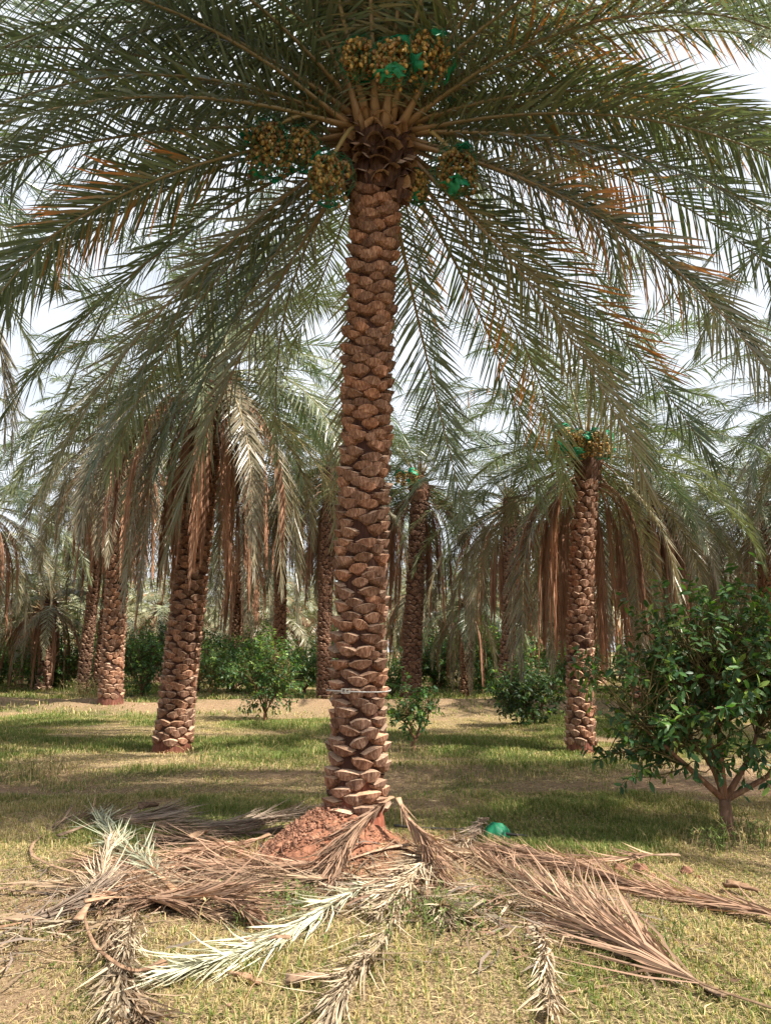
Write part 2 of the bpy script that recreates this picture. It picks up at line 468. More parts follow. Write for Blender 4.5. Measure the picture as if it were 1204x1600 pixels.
def weed(px, py, h, n, green, label, spread=.12, grp='tall weeds'):
    """a clump of tall thin stems"""
    p = ground_pt(px, py); p[2] = gz(p[0], p[1])
    mb = MB()
    for i in range(n):
        a = rs.uniform(0, 2 * math.pi); hh = h * rs.uniform(.5, 1.1); ln = rs.uniform(.15, .6)
        b = np.array([rs.normal(0, spread), rs.normal(0, spread), -.02])
        P = catmull([b, b + np.array([math.cos(a) * ln * .3 * hh, math.sin(a) * ln * .3 * hh, hh * .6]),
                     b + np.array([math.cos(a) * ln * hh, math.sin(a) * ln * hh, hh * rs.uniform(.75, 1)])], 5)
        V, F = tube(P, np.linspace(.0035, .001, 5) * (1 + h), 3, cap=False)
        c = np.array([.13, .17, .05]) if rs.uniform() < green else np.array([.42, .33, .17])
        mb.add(V, F, c * rs.uniform(.7, 1.3))
        for q in range(3):
            b2 = P[rs.randint(1, 4)]; a2 = rs.uniform(0, 6.28)
            d = np.array([math.cos(a2), math.sin(a2), .5]) * h * rs.uniform(.12, .25)
            s = np.array([-math.sin(a2), math.cos(a2), 0]) * .006 * (1 + h)
            mb.add([b2, b2 + d * .5 + s, b2 + d, b2 + d * .5 - s], [[0, 1, 2, 3]], c * rs.uniform(.7, 1.3))
    o = link('weed_clump', mb.mesh('weed_clump', [M_GRASS]), loc=tuple(p))
    tag(o, label, 'weeds', grp, 'stuff')

# ------------------------------------------------------------------ palm trunk
def scale_shape(seed):
    """a cut leaf base: width 1 (x), depth 1 (y outward), height 1 (z down from 0)"""
    r = np.random.RandomState(seed)
    us = [-1, -1, -.5, 0, .5, 1, 1]
    back = [1, 0, 0, 0, 0, 0, 1]
    vs = [0, .4, .78, 1]
    V = []; ar = r.uniform(.16, .30); sk = r.uniform(-.12, .12)
    for v in vs:
        for u, bk in zip(us, back):
            hw = .5 * (1 - .50 * v ** 2.4)
            y = (1 - .38 * v - .85 * max(0, (v - .78) / .22)) * (1 - .35 * abs(u) ** 2.5) + r.normal(0, .035)
            z = -v * (1 - .28 * u * u) - ar * u * u * (1 - v) + sk * u * (1 - v) + r.normal(0, .015)
            y -= .25 * (2 * hw * u) ** 2
            if bk: y = -.45
            V.append([u * hw * (1.0 if not bk else 1.02), y, z])
    F = []
    for i in range(3):
        for j in range(6):
            a = i * 7 + j
            F.append([a, a + 7, a + 8, a + 1])
    n = len(V)
    V = np.array(V)
    tp = V[:7].copy(); tp[:, 1] = np.where(np.array(back) > 0, -.45, -.40); tp[:, 2] += .13
    lip = V[:7].copy(); lip[:, 1] -= .02; lip[:, 2] += .015
    V = np.vstack([V, lip, tp])
    T = [[n + j + 1, n + 7 + j + 1, n + 7 + j, n + j] for j in range(1, 5)]
    L = [[j, j + 1, n + j + 1, n + j] for j in range(1, 5)]
    F = np.array(F + L + T)
    m = np.array([0] * 18 + [1] * 4 + [1] * 4)
    F3 = np.vstack([F[:, [0, 1, 2]], F[:, [0, 2, 3]]]); m3 = np.concatenate([m, m])
    return V, F3, m3
SHAPES = [scale_shape(s) for s in range(8)]
SC_DIM = (0.195, 0.062, 0.125)          # nominal width, depth, height of the shared meshes
SCALE_ME = []
for i, (V, F, m) in enumerate(SHAPES):
    SCALE_ME.append(mesh_np('leaf_base_shape', V * np.array(SC_DIM), F, (1, 1, 1), [M_SCALE, M_CUT], m, smooth=False))

STUB_ME = [mesh_np('frond_stub_shape', V * np.array(SC_DIM), F, (1, 1, 1), [M_HEAD, M_CUT], m, smooth=False) for (V, F, m) in SHAPES]

def palm_trunk(root, H, r0, r1, lean, bow, pitch0, pitch1, nring, single=0, wmul=1.0, depth=1.0, start=.12, cheap=False,
               flare=.25, tone=1.0, seed=0, fdec=.28, mud=False):
    """core + cut leaf bases; single = how many camera-side bases become objects of their own"""
    r = np.random.RandomState(seed)
    cen = lambda z: np.array([lean[0] * (z / H) + bow[0] * math.sin(math.pi * z / H), lean[1] * (z / H) + bow[1] * math.sin(math.pi * z / H), z])
    def rad(z):
        t = z / H
        return r0 + (r1 - r0) * t + flare * r0 * math.exp(-z / fdec)
    K = 40; seg = 20
    zs = np.linspace(-.15, H, K)
    V = []
    for z in zs:
        c = cen(max(z, 0)); c[2] = z
        a = np.arange(seg) * 2 * math.pi / seg
        rr = rad(max(z, 0)) * (1 + .05 * (vnoise(a * 2.1, np.full(seg, z * 6), seed) - .5)) * (.97 if not cheap else 1.0)
        V.append(np.stack([c[0] + rr * np.cos(a), c[1] + rr * np.sin(a), np.full(seg, z)], -1))
    V = np.vstack(V)
    i = np.arange(K - 1)[:, None] * seg; j = np.arange(seg)[None, :]; j2 = (j + 1) % seg
    F = np.stack([i + j, i + j2, i + seg + j2, i + seg + j], -1).reshape(-1, 4)
    CC = np.tile(np.array([1., 1, 1]) * tone, (len(V), 1))
    st = sstep(.62, .30, V[:, 2] + .25 * (fbm(V[:, 0] * 8, V[:, 1] * 8 + V[:, 2] * 5, 7, 3) - .5))[:, None] if mud else sstep(.24, .10, V[:, 2])[:, None] * .6
    CC = CC * (1 - st) + np.array([4.2, 3.4, 3.2]) * st          # red mud stuck to the foot
    trunk = link('trunk', mesh_np('trunk', V, F, CC, [M_CORE]), root)
    # leaf bases
    lst = []
    z = start; k = 0; off = 0
    while z < H - .02:
        t = z / H
        p = pitch0 + (pitch1 - pitch0) * t
        for q in range(nring):
            ph = (q + off + r.normal(0, .10)) * 2 * math.pi / nring
            zz = z + r.normal(0, .2) * p
            lst.append((zz, ph, p))
        off += .5 + r.normal(0, .03); z += p; k += 1
    cam_l = np.array([0, 0, EYE]) - np.array(root.location)
    rec = []
    for (zz, ph, p) in lst:
        if zz < .03 or zz > H: continue
        c = cen(zz); out = np.array([math.cos(ph), math.sin(ph), 0])
        R0 = rad(zz)
        pos = c + out * (R0 - .008)
        w = 2 * math.pi * R0 / nring * r.uniform(.78, 1.1) * wmul
        h = p * r.uniform(1.15, 1.5)
        d = SC_DIM[1] * depth * r.uniform(.75, 1.3)
        tilt = r.normal(0, .12)
        tc = cam_l - pos; tc = tc / np.linalg.norm(tc)
        face = float(np.dot(tc, out))
        rec.append((face, pos, out, w, d, h, tilt, r.randint(0, 8), r.uniform(.7, 1.25)))
    rec.sort(key=lambda a: -a[0])
    mb = MB()
    for n, (face, pos, out, w, d, h, tilt, sh, tn) in enumerate(rec):
        tg = np.array([out[1], -out[0], 0.0])        # x axis so that x, y(out), z is right-handed
        up = np.array([0, 0, 1.0])
        ct, st = math.cos(tilt), math.sin(tilt)
        tx = tg * ct + up * st; tz = up * ct - tg * st
        if n < single and face > -.1:
            s = (w / SC_DIM[0], d / SC_DIM[1], h / SC_DIM[2])
            m = Matrix([[tx[0] * s[0], out[0] * s[1], tz[0] * s[2], pos[0]],
                        [tx[1] * s[0], out[1] * s[1], tz[1] * s[2], pos[1]],
                        [tx[2] * s[0], out[2] * s[1], tz[2] * s[2], pos[2]], [0, 0, 0, 1]])
            o = link('leaf_base', SCALE_ME[sh], trunk, mat4=m)
        else:
            V, F, mm = SHAPES[sh]
            W = pos + V[:, :1] * w * tx + V[:, 1:2] * d * out + V[:, 2:] * h * tz
            mb.add(W, F, np.array([1, 1, 1]) * tn * tone, mm)
    if mb.V:
        o = link('leaf_base_cover', mb.mesh('leaf_base_cover', [M_SCALE, M_CUT], smooth=False), trunk)
        tag(o, kind='stuff')
    return trunk, cen, rad

# ------------------------------------------------------------------ palm frond
def leaf_profile(s):
    return np.interp(s, [0.1, .16, .3, .55, .8, 1.0], [.35, .55, .95, 1.0, .78, .40])

GREENS = [np.array(c) for c in ((.115, .155, .085), (.10, .145, .10), (.14, .165, .085), (.12, .16, .115))]
def make_frond(r, L=3.6, e0=.5, droop=1.2, sway=.2, n=70, lmax=.5, lw=.014, dead=0.0, orange=0.0, power=1.25, start=.14,
               fold=1.0, wilt=.30, col=None, base_w=.05, roll=0.0, petiole=(.24, .21, .10)):
    """local frame: heading +x; returns rachis and leaflet arrays"""
    K = 16
    s = np.linspace(0, 1, K)
    el = e0 - droop * s ** power
    el = np.maximum(el, -1.52)
    yaw = sway * s ** 2
    st = np.stack([np.cos(el) * np.cos(yaw), np.cos(el) * np.sin(yaw), np.sin(el)], -1)
    P = np.vstack([[0, 0, 0], np.cumsum((st[1:] + st[:-1]) * .5 * L / (K - 1), 0)])
    rad = np.interp(s, [0, .04, .12, .4, 1], [base_w, base_w * .62, base_w * .34, base_w * .2, .004])
    RV, RF = tube(P, rad, 6, np.interp(s, [0, .1, 1], [.45, .6, .9]))
    T = nrm(np.gradient(P, axis=0))
    H = np.stack([-np.sin(yaw), np.cos(yaw), 0 * yaw], -1)
    N = np.cross(T, H)
    cr, sr = np.cos(roll * s), np.sin(roll * s)
    H, N = H * cr[:, None] + N * sr[:, None], N * cr[:, None] - H * sr[:, None]
    # leaflets
    si = np.linspace(start, .995, n)
    si = np.concatenate([si, si + .5 * (1 - start) / n])
    si = np.clip(si + r.normal(0, .003, 2 * n), start * .9, 1)
    side = np.concatenate([np.ones(n), -np.ones(n)])
    f = lambda A: np.stack([np.interp(si, s, A[:, i]) for i in range(3)], -1)
    p = f(P); t = nrm(f(T)); hh = nrm(f(H)); nn = nrm(f(N))
    a = np.interp(si, [start, .35, .8, 1], [1.15, .98, .72, .32]) * fold + r.normal(0, .09, 2 * n)
    b = np.tile(np.array([.55, -.05, .25, .6, .1, -.12, .35]), 2 * n)[:2 * n] + r.normal(0, .13, 2 * n)
    d = np.cos(a)[:, None] * t + np.sin(a)[:, None] * (side[:, None] * np.cos(b)[:, None] * hh + np.sin(b)[:, None] * nn)
    d[:, 2] -= wilt * (1 + dead)
    d = nrm(d)
    l = lmax * leaf_profile(si) * r.uniform(.85, 1.12, 2 * n)
    ref = nn + .55 * r.normal(0, 1, (2 * n, 3)) * .6 + t * .5
    w = nrm(np.cross(d, ref))
    lw_ = lw * r.uniform(.75, 1.2, 2 * n) * np.interp(si, [start, .3, 1], [.7, 1, .7])
    sag = np.stack([0 * l, 0 * l, -l * (.05 + .10 * r.uniform(0, 1, 2 * n) + .2 * dead)], -1)
    ww = w * lw_[:, None]; dl = d * l[:, None]
    v = [p - ww * .5, p + ww * .5, p + dl * .38 + ww + sag * .12, p + dl * .38 - ww + sag * .12,
         p + dl * .75 + ww * .62 + sag * .55, p + dl * .75 - ww * .62 + sag * .55, p + dl + sag]
    LV = np.stack(v, 1).reshape(-1, 3)
    i = np.arange(2 * n)[:, None] * 7
    LF = np.concatenate([i + [0, 1, 2], i + [0, 2, 3], i + [3, 2, 4], i + [3, 4, 5], i + [5, 4, 6]], 0)
    c0 = GREENS[r.randint(0, 4)] if col is None else np.array(col)
    C = np.tile(c0, (2 * n, 7, 1)) * r.uniform(.75, 1.25, (2 * n, 1, 1))
    tipc = np.array([.24, .18, .10])
    tf = np.array([0, 0, .0, .0, .10, .10, .55]) * (1 if col is None else .3)
    C = C * (1 - tf[None, :, None]) + tipc * tf[None, :, None]
    if orange > 0:
        oc = np.array([.55, .20, .045]) * r.uniform(.7, 1.2, (2 * n, 1, 1))
        o0 = r.uniform(.2, .65); o1 = o0 + r.uniform(.2, .5) ; sd_ = r.choice([-1, 0, 1])
        m = ((r.uniform(0, 1, 2 * n) < .35 + .6 * orange) & (si > o0) & (si < o1) & ((side == sd_) | (sd_ == 0)))[:, None, None] * np.array([.0, .0, .35, .35, .9, .9, 1])[None, :, None]
        C = C * (1 - m) + oc * m
    if dead > 0 and col is None:
        dc = np.array([.30, .16, .10]) * r.uniform(.65, 1.35, (2 * n, 1, 1))
        C = C * (1 - dead) + dc * dead
    RC = np.tile(np.array(petiole), (len(RV), 1))
    rl = np.clip(np.linalg.norm(RV, axis=1) / (.16 * L), 0, 1)[:, None]
    RC = RC * rl + np.array([.25, .14, .075]) * (1 - rl)
    if dead: RC = RC * (1 - dead) + np.array([.30, .18, .11]) * dead
    return RV, RF, RC, LV, LF, C.reshape(-1, 3)

def rotz(V, a, sc=1.0, off=(0, 0, 0)):
    c, s = math.cos(a), math.sin(a)
    V = V * sc
    return np.stack([V[:, 0] * c - V[:, 1] * s, V[:, 0] * s + V[:, 1] * c, V[:, 2]], -1) + np.array(off)

# --- shared frond meshes for the palms behind
POOL = {}
def pool(kind, n, lw):
    r = np.random.RandomState(hash(kind) % 1000 if False else len(kind) * 13 + n)
    out = []
    for e in (78, 62, 48, 35, 22, 10, -4, -22, -42):
        for v in range(2):
            a = make_frond(r, L=r.uniform(3.2, 3.9), e0=R(e), droop=r.uniform(1.15, 1.6), sway=r.uniform(-.3, .3), n=n, lw=lw,
                           lmax=.46, power=1.4, roll=r.uniform(-.6, .6), orange=.25 if r.uniform() < .2 else 0,
                           dead=.35 if e < -15 else 0, col=None if kind == 'near' else [(.21, .215, .12), (.19, .205, .115), (.24, .225, .13)][v % 3 if e > 0 else 2])  # far leaves paler: distance haze and sunlit look put into their colour
            out.append((e, a))
    dead = []
    for v in range(6):
        a = make_frond(r, L=r.uniform(2.7, 3.6), e0=R(r.uniform(-35, 20)), droop=r.uniform(1.9, 2.4), sway=r.uniform(-.3, .3), n=int(n * .8), lw=lw * .8,
                       lmax=.42, power=.55, fold=.42, wilt=.5, dead=1.0, roll=r.uniform(-1, 1))
        dead.append((-80, a))
    return out, dead

def frond_mesh(a, matL):
    RV, RF, RC, LV, LF, LC = a
    mb = MB(); mb.add(RV, RF, RC, 0); mb.add(LV, LF, LC, 1)
    return mb.mesh('frond', [M_RACHIS, matL])

NEAR_POOL, NEAR_DEAD = pool('near', 86, .0125)
NEAR_ME = [(e, frond_mesh(a, M_LEAF)) for e, a in NEAR_POOL]
NEAR_DME = [frond_mesh(a, M_DEAD) for e, a in NEAR_DEAD]
FAR_POOL, FAR_DEAD = pool('faraway', 40, .022)

def far_crown_mesh(seed, nd_=14, ng=34):
    r = np.random.RandomState(seed); mb = MB()
    for i in range(ng):
        t = i / ng
        e = 80 - 118 * t + r.normal(0, 5)
        cand = [a for ee, a in FAR_POOL if abs(ee - e) < 20] or [FAR_POOL[-1][1]]
        a = cand[r.randint(0, len(cand))]
        az = i * 2.39996 + r.normal(0, .15); sc = r.uniform(.85, 1.1)
        off = (0.12 * math.cos(az), .12 * math.sin(az), .15 - .45 * t)
        mb.add(rotz(a[0], az, sc, off), a[1], a[2], 0)
        mb.add(rotz(a[3], az, sc, off), a[4], a[5] * r.uniform(.8, 1.2), 1)
    for i in range(nd_):
        a = FAR_DEAD[r.randint(0, len(FAR_DEAD))][1]
        az = i * 2.39996 + r.normal(0, .3); sc = r.uniform(.75, 1.05)
        off = (0.15 * math.cos(az), .15 * math.sin(az), -.45)
        mb.add(rotz(a[0], az, sc, off), a[1], a[2], 0)
        mb.add(rotz(a[3], az, sc, off), a[4], a[5] * r.uniform(.8, 1.2), 2)
    return mb.mesh('crown', [M_RACHIS, M_LEAF, M_DEAD])
FAR_CROWNS = [far_crown_mesh(100 + i, 18 + 4 * (i % 3)) for i in range(5)]

def crown_head(root, c, rr, h, seed):
    """the fibrous head the fronds grow out of"""
    r = np.random.RandomState(seed)
    K, seg = 9, 16; V = []
    prof = np.interp(np.linspace(0, 1, K), [0, .2, .55, .85, 1], [.9, 1.1, 1.15, .85, .25])
    for i in range(K):
        a = np.arange(seg) * 2 * math.pi / seg
        q = rr * prof[i] * (1 + r.normal(0, .06, seg))
        V.append(np.stack([c[0] + q * np.cos(a), c[1] + q * np.sin(a), np.full(seg, c[2] - .5 * h + h * i / (K - 1)) + r.normal(0, .02, seg)], -1))
    V = np.vstack(V)
    i = np.arange(K - 1)[:, None] * seg; j = np.arange(seg)[None, :]; j2 = (j + 1) % seg
    F = np.stack([i + j, i + j2, i + seg + j2, i + seg + j], -1).reshape(-1, 4)
    return link('crown_head', mesh_np('crown_head', V, F, (1, 1, 1), [M_HEAD], smooth=False), root)

# --- one bunch of dates in its green net
def date_ball(r):
    # low polygon ellipsoid
    t = []
    for i, (z, q) in enumerate(((-.9, .4), (-.2, 1), (.5, .85), (.95, .3))):
        for k in range(5):
            a = 2 * math.pi * (k + .5 * (i % 2)) / 5
            t.append([q * math.cos(a), q * math.sin(a), z * 1.35])
    F = []
    for i in range(3):
        for k in range(5):
            a = i * 5 + k; b = i * 5 + (k + 1) % 5
            F += [[a, b, b + 5], [a, b + 5, a + 5]]
    return np.array(t), np.array(F)
DBV, DBF = date_ball(rs)

def date_bunch(root, pos, rad, crown, seed, tone, netside):
    """pos in the palm's local frame"""
    r = np.random.RandomState(seed)
    st = catmull([crown, crown * .45 + pos * .55 + np.array([0, 0, .25]), pos + np.array([0, 0, rad * .9])], 8)
    V, F = tube(st, np.linspace(.03, .016, 8), 5)
    mb = MB(); mb.add(V, F, (.30, .22, .09))
    b = link('date_bunch', mb.mesh('date_bunch', [M_RACHIS]), root)
    mb = MB()
    top = pos + np.array([0, 0, rad * .75])
    for i in range(46):
        a = r.uniform(0, 6.28); sp = r.uniform(.15, 1.0) ** .6
        out = np.array([math.cos(a), math.sin(a), 0]) * rad * sp * 1.05
        dn = rad * r.uniform(1.2, 1.95)
        for k in range(8):
            t = r.uniform(.12, 1.0)
            p = top + out * math.sin(min(1, t * 1.5) * 1.57) * (1 - .25 * t * t) - np.array([0, 0, dn * t ** 1.35 - rad * .22 * math.sin(t * 3.1)]) + r.normal(0, .012, 3)
            m = np.array(Matrix.Rotation(r.uniform(0, 6.28), 3, Vector(nrm(r.normal(0, 1, 3)))))
            q = r.uniform(0, 1)
            c = (np.array([.22, .10, .03]) * (1 - q) + np.array([.46, .29, .075]) * q) * tone * r.uniform(.65, 1.2)
            mb.add(DBV @ m.T * r.uniform(.014, .019) + p, DBF, c)
    a = link('dates', mb.mesh('dates', [M_DATE]), b); tag(a, kind='stuff')
    # net: a thin slack lattice round the bunch, gathered and doubled in a few places
    mb = MB()
    nu, nv = 13, 11
    def P(u, v):
        th = u * 2 * math.pi; ph = v * math.pi
        q = rad * (1.06 + .10 * math.sin(3 * th + seed) * math.sin(ph) + .06 * math.sin(7 * ph + 2 * th + seed))
        return pos + q * np.array([math.sin(ph) * math.cos(th) * .98, math.sin(ph) * math.sin(th) * .98, math.cos(ph) * 1.12])
    for k in range(nu):
        for sgn in (-1, 1):
            pts = np.array([P(k / nu + sgn * v * .4, v) + r.normal(0, .006, 3) for v in np.linspace(.02, .98, nv)])
            V, F = tube(pts, .0017, 3, cap=False); mb.add(V, F)
    for q in range(5):
        u0 = netside + r.uniform(-.25, .25); v0 = r.uniform(.0, .35) if q < 3 else r.uniform(.55, .8)
        su = r.uniform(.03, .06); sv = r.uniform(.02, .05)
        g = [[P(u0 + su * i + .03 * math.sin(2.3 * j + q), v0 + sv * j + .02 * math.sin(1.9 * i + q)) + r.normal(0, rad * .045, 3) for j in range(5)] for i in range(4)]
        VV = np.array(g).reshape(-1, 3); VV = pos + (VV - pos) * 1.04
        FF = [[i * 5 + j, i * 5 + j + 1, i * 5 + j + 6, i * 5 + j + 5] for i in range(3) for j in range(4)]
        mb.add(VV, FF)
    link('net', mb.mesh('net', [M_NET]), b)
    return b

# ------------------------------------------------------------------ the tall palm in front
def front_palm():
    base = ground_pt(556, 1300); Yb = 6.25
    base = at_depth(556, 1300, Yb); base[2] = 0.0
    top = at_depth(590, 235, Yb)
    root = empty('date_palm', tuple(base))
    tag(root, 'tall date palm with netted date bunches and a grey strap round its trunk', 'palm tree', 'date palms of the orchard')
    H = top[2]
    lean = (top[0] - base[0], 0.0)
    trunk, cen, rad = palm_trunk(root, H, .160, .157, lean, (-.03, 0), .074, .060, 6, single=300, start=.34, depth=1.25, flare=.62, fdec=.42, mud=True, seed=3)
    c = np.array([lean[0], 0, H])
    crown_head(root, c + np.array([0, 0, .0]), .225, .95, 5)
    r = np.random.RandomState(12)
    # stubs of cut fronds round the head
    for i in range(84):
        ph = i * 2.39996 + r.normal(0, .1); t = i / 84
        out = np.array([math.cos(ph), math.sin(ph), 0])
        el = R(58 + 12 * t) + r.normal(0, .15)
        axis = out * math.cos(el) + np.array([0, 0, math.sin(el)])
        tg = np.array([out[1], -out[0], 0]); nn = np.cross(axis, tg) * -1
        pos = c + out * (.245 + .05 * math.sin(math.pi * t)) + axis * .05 + np.array([0, 0, -.46 + .82 * t])
        s = (r.uniform(.75, 1.1) * .8, r.uniform(1.1, 1.6), r.uniform(1.0, 1.8))
        m = Matrix([[tg[0] * s[0], nn[0] * s[1], axis[0] * s[2], pos[0]], [tg[1] * s[0], nn[1] * s[1], axis[1] * s[2], pos[1]],
                    [tg[2] * s[0], nn[2] * s[1], axis[2] * s[2], pos[2]], [0, 0, 0, 1]])
        link('frond_stub', STUB_ME[i % 8], root, mat4=m)
    # fronds: (azimuth deg, elevation deg, length, droop, orange)
    F = []
    N = 80
    for i in range(N):
        t = i / (N - 1)
        az = math.degrees(i * 2.39996) % 360
        e0 = 86 - 132 * t ** .85 + r.normal(0, 6)
        f = -math.sin(R(az))
        lo = np.interp(f, [-.2, .15, .45, .7, 1], [-52, -28, 12, 46, 62])
        if e0 < lo: e0 = lo + abs(r.normal(0, 8))
        L = np.interp(t, [0, .15, .5, 1], [2.8, 3.7, 4.3, 4.0]) * r.uniform(.93, 1.06)
        dr = np.interp(e0, [-45, -10, 20, 50, 80], [.55, 1.0, 1.45, 1.75, 1.6]) * r.uniform(.85, 1.15)
        if f > .55 and e0 > 35: dr *= .62
        if f < -.6 and e0 < 40 and i % 2: continue          # gaps behind the trunk where fronds were cut
        F.append((az, e0, L, dr, t))
    F += [(222, 52, 2.3, 1.9, .3), (205, 40, 2.7, 1.7, .4), (262, 72, 2.9, 1.6, .2), (280, 66, 3.0, 1.7, .25), (318, 48, 2.6, 1.7, .4), (335, 28, 3.4, 1.3, .5),
          (196, 14, 4.4, 1.05, .6), (186, 26, 4.5, 1.2, .5), (352, 18, 4.3, 1.1, .5), (345, 4, 4.0, .95, .7),
          (176, 22, 4.7, 1.2, .5), (200, 32, 4.6, 1.3, .45), (170, 2, 4.5, 1.0, .6), (208, 24, 4.4, 1.2, .5), (183, 42, 4.7, 1.45, .4), (192, -2, 4.5, .9, .65), (178, 55, 4.6, 1.7, .3),
          (10, 25, 4.6, 1.3, .5), (358, 40, 4.6, 1.5, .4), (340, 22, 4.4, 1.2, .5), (350, -4, 4.4, .9, .65), (4, 8, 4.5, 1.1, .55), (2, 56, 4.5, 1.7, .3),
          (175, -22, 4.2, .7, .8), (160, -30, 4.0, .6, .8), (195, -16, 4.3, .75, .7), (150, -36, 3.8, .5, .8), (20, -25, 4.2, .7, .8), (355, -18, 4.2, .75, .7), (35, -35, 3.9, .5, .8), (212, -4, 4.2, .95, .7)]
    for (az, e0, L, dr, t) in F:
        right = math.cos(R(az)) > .15
        orange = 0
        if right and .25 < t < .95 and r.uniform() < .5: orange = r.uniform(.3, .8)
        elif r.uniform() < .12: orange = .2
        a = make_frond(r, L=L, e0=R(e0), droop=dr, sway=r.uniform(-.6, .6), n=100, lmax=.58, lw=.012, orange=orange, power=1.25,
                       roll=r.uniform(-1.3, 1.3), wilt=r.uniform(.15, .5), base_w=.07, start=.06, dead=.25 if t > .85 else 0,
                       petiole=(.19, .15, .08))
        az_ = R(az)
        out = np.array([math.cos(az_), math.sin(az_), 0])
        off = c + out * (.06 + .17 * t) + np.array([0, 0, .42 - .42 * t])
        m = Matrix.Translation(Vector(off)) @ Matrix.Rotation(az_, 4, 'Z')
        fo = link('frond', mesh_np('frond', a[0], a[1], a[2], [M_RACHIS]), root, mat4=m)
        lo = link('leaflets', mesh_np('leaflets', a[3], a[4], a[5], [M_LEAF]), fo); tag(lo, kind='stuff')
    # date bunches, placed where they hang round the head
    B = [(668, 92, 5.75, .21, 1.15, .75), (612, 98, 5.6, .17, .95, .6), (560, 92, 5.7, .16, .9, .2), (418, 232, 5.9, .22, .62, .3),
         (470, 232, 6.0, .16, .75, .1), (478, 180, 6.2, .18, .9, .4), (516, 278, 5.9, .19, .8, .3), (646, 292, 6.35, .14, 1.0, .9),
         (712, 268, 6.1, .19, .62, .65), (726, 150, 6.6, .16, 1.1, .5), (545, 60, 6.6, .16, 1., .5)]
    for i, (px, py, Y, rr, tone, ns) in enumerate(B):
        p = at_depth(px, py, Y) - base
        date_bunch(root, p, rr, c + np.array([0, 0, .25]), 40 + i, tone, ns)
    # strap round the trunk with its steel buckle
    z = at_depth(560, 1081, Yb - .25)[2]
    cc = cen(z); a = np.linspace(0, 2 * math.pi, 41)
    q = rad(z) + .086
    P0 = np.stack([cc[0] + q * np.cos(a), cc[1] + q * np.sin(a), z + .004 * np.sin(a * 2)], -1)
    V = np.vstack([P0 + [0, 0, -.005], P0 + [0, 0, .005], P0 * [1, 1, 1] + np.stack([.004 * np.cos(a), .004 * np.sin(a), 0 * a + .005], -1), P0 + np.stack([.004 * np.cos(a), .004 * np.sin(a), 0 * a - .005], -1)])
    n = 41; Fq = []
    for k in range(40):
        for g in range(4):
            h = (g + 1) % 4
            Fq.append([g * n + k, g * n + k + 1, h * n + k + 1, h * n + k])
    st = link('trunk_strap', mesh_np('trunk_strap', V, np.array(Fq), (1, 1, 1), [M_STRAP]), loc=tuple(base))
    tag(st, 'thin grey strap with a steel buckle tied round the front palm trunk', 'strap')
    ang = R(250)
    bc = np.array([cc[0] + (q + .008) * math.cos(ang), cc[1] + (q + .008) * math.sin(ang), z + .006])
    tg = np.array([-math.sin(ang), math.cos(ang), 0]); ou = np.array([math.cos(ang), math.sin(ang), 0]); up = np.array([0, 0, 1.])
    mb = MB()
    for (x0, x1, z0, z1) in ((-.036, .036, .012, .018), (-.036, .036, -.018, -.012), (-.036, -.03, -.012, .012), (.03, .036, -.012, .012), (-.003, .003, -.012, .012)):
        bx = np.array([[x, y, zz] for x in (x0, x1) for y in (-.004, .006) for zz in (z0, z1)])
        mb.add(bc + bx[:, :1] * tg + bx[:, 1:2] * ou + bx[:, 2:] * up, [[0, 1, 3, 2], [4, 6, 7, 5], [0, 4, 5, 1], [2, 3, 7, 6], [0, 2, 6, 4], [1, 5, 7, 3]])
    link('buckle', mb.mesh('buckle', [M_BUCKLE], smooth=False), st)
    return root, base
PALM_A, BASE_A = front_palm()

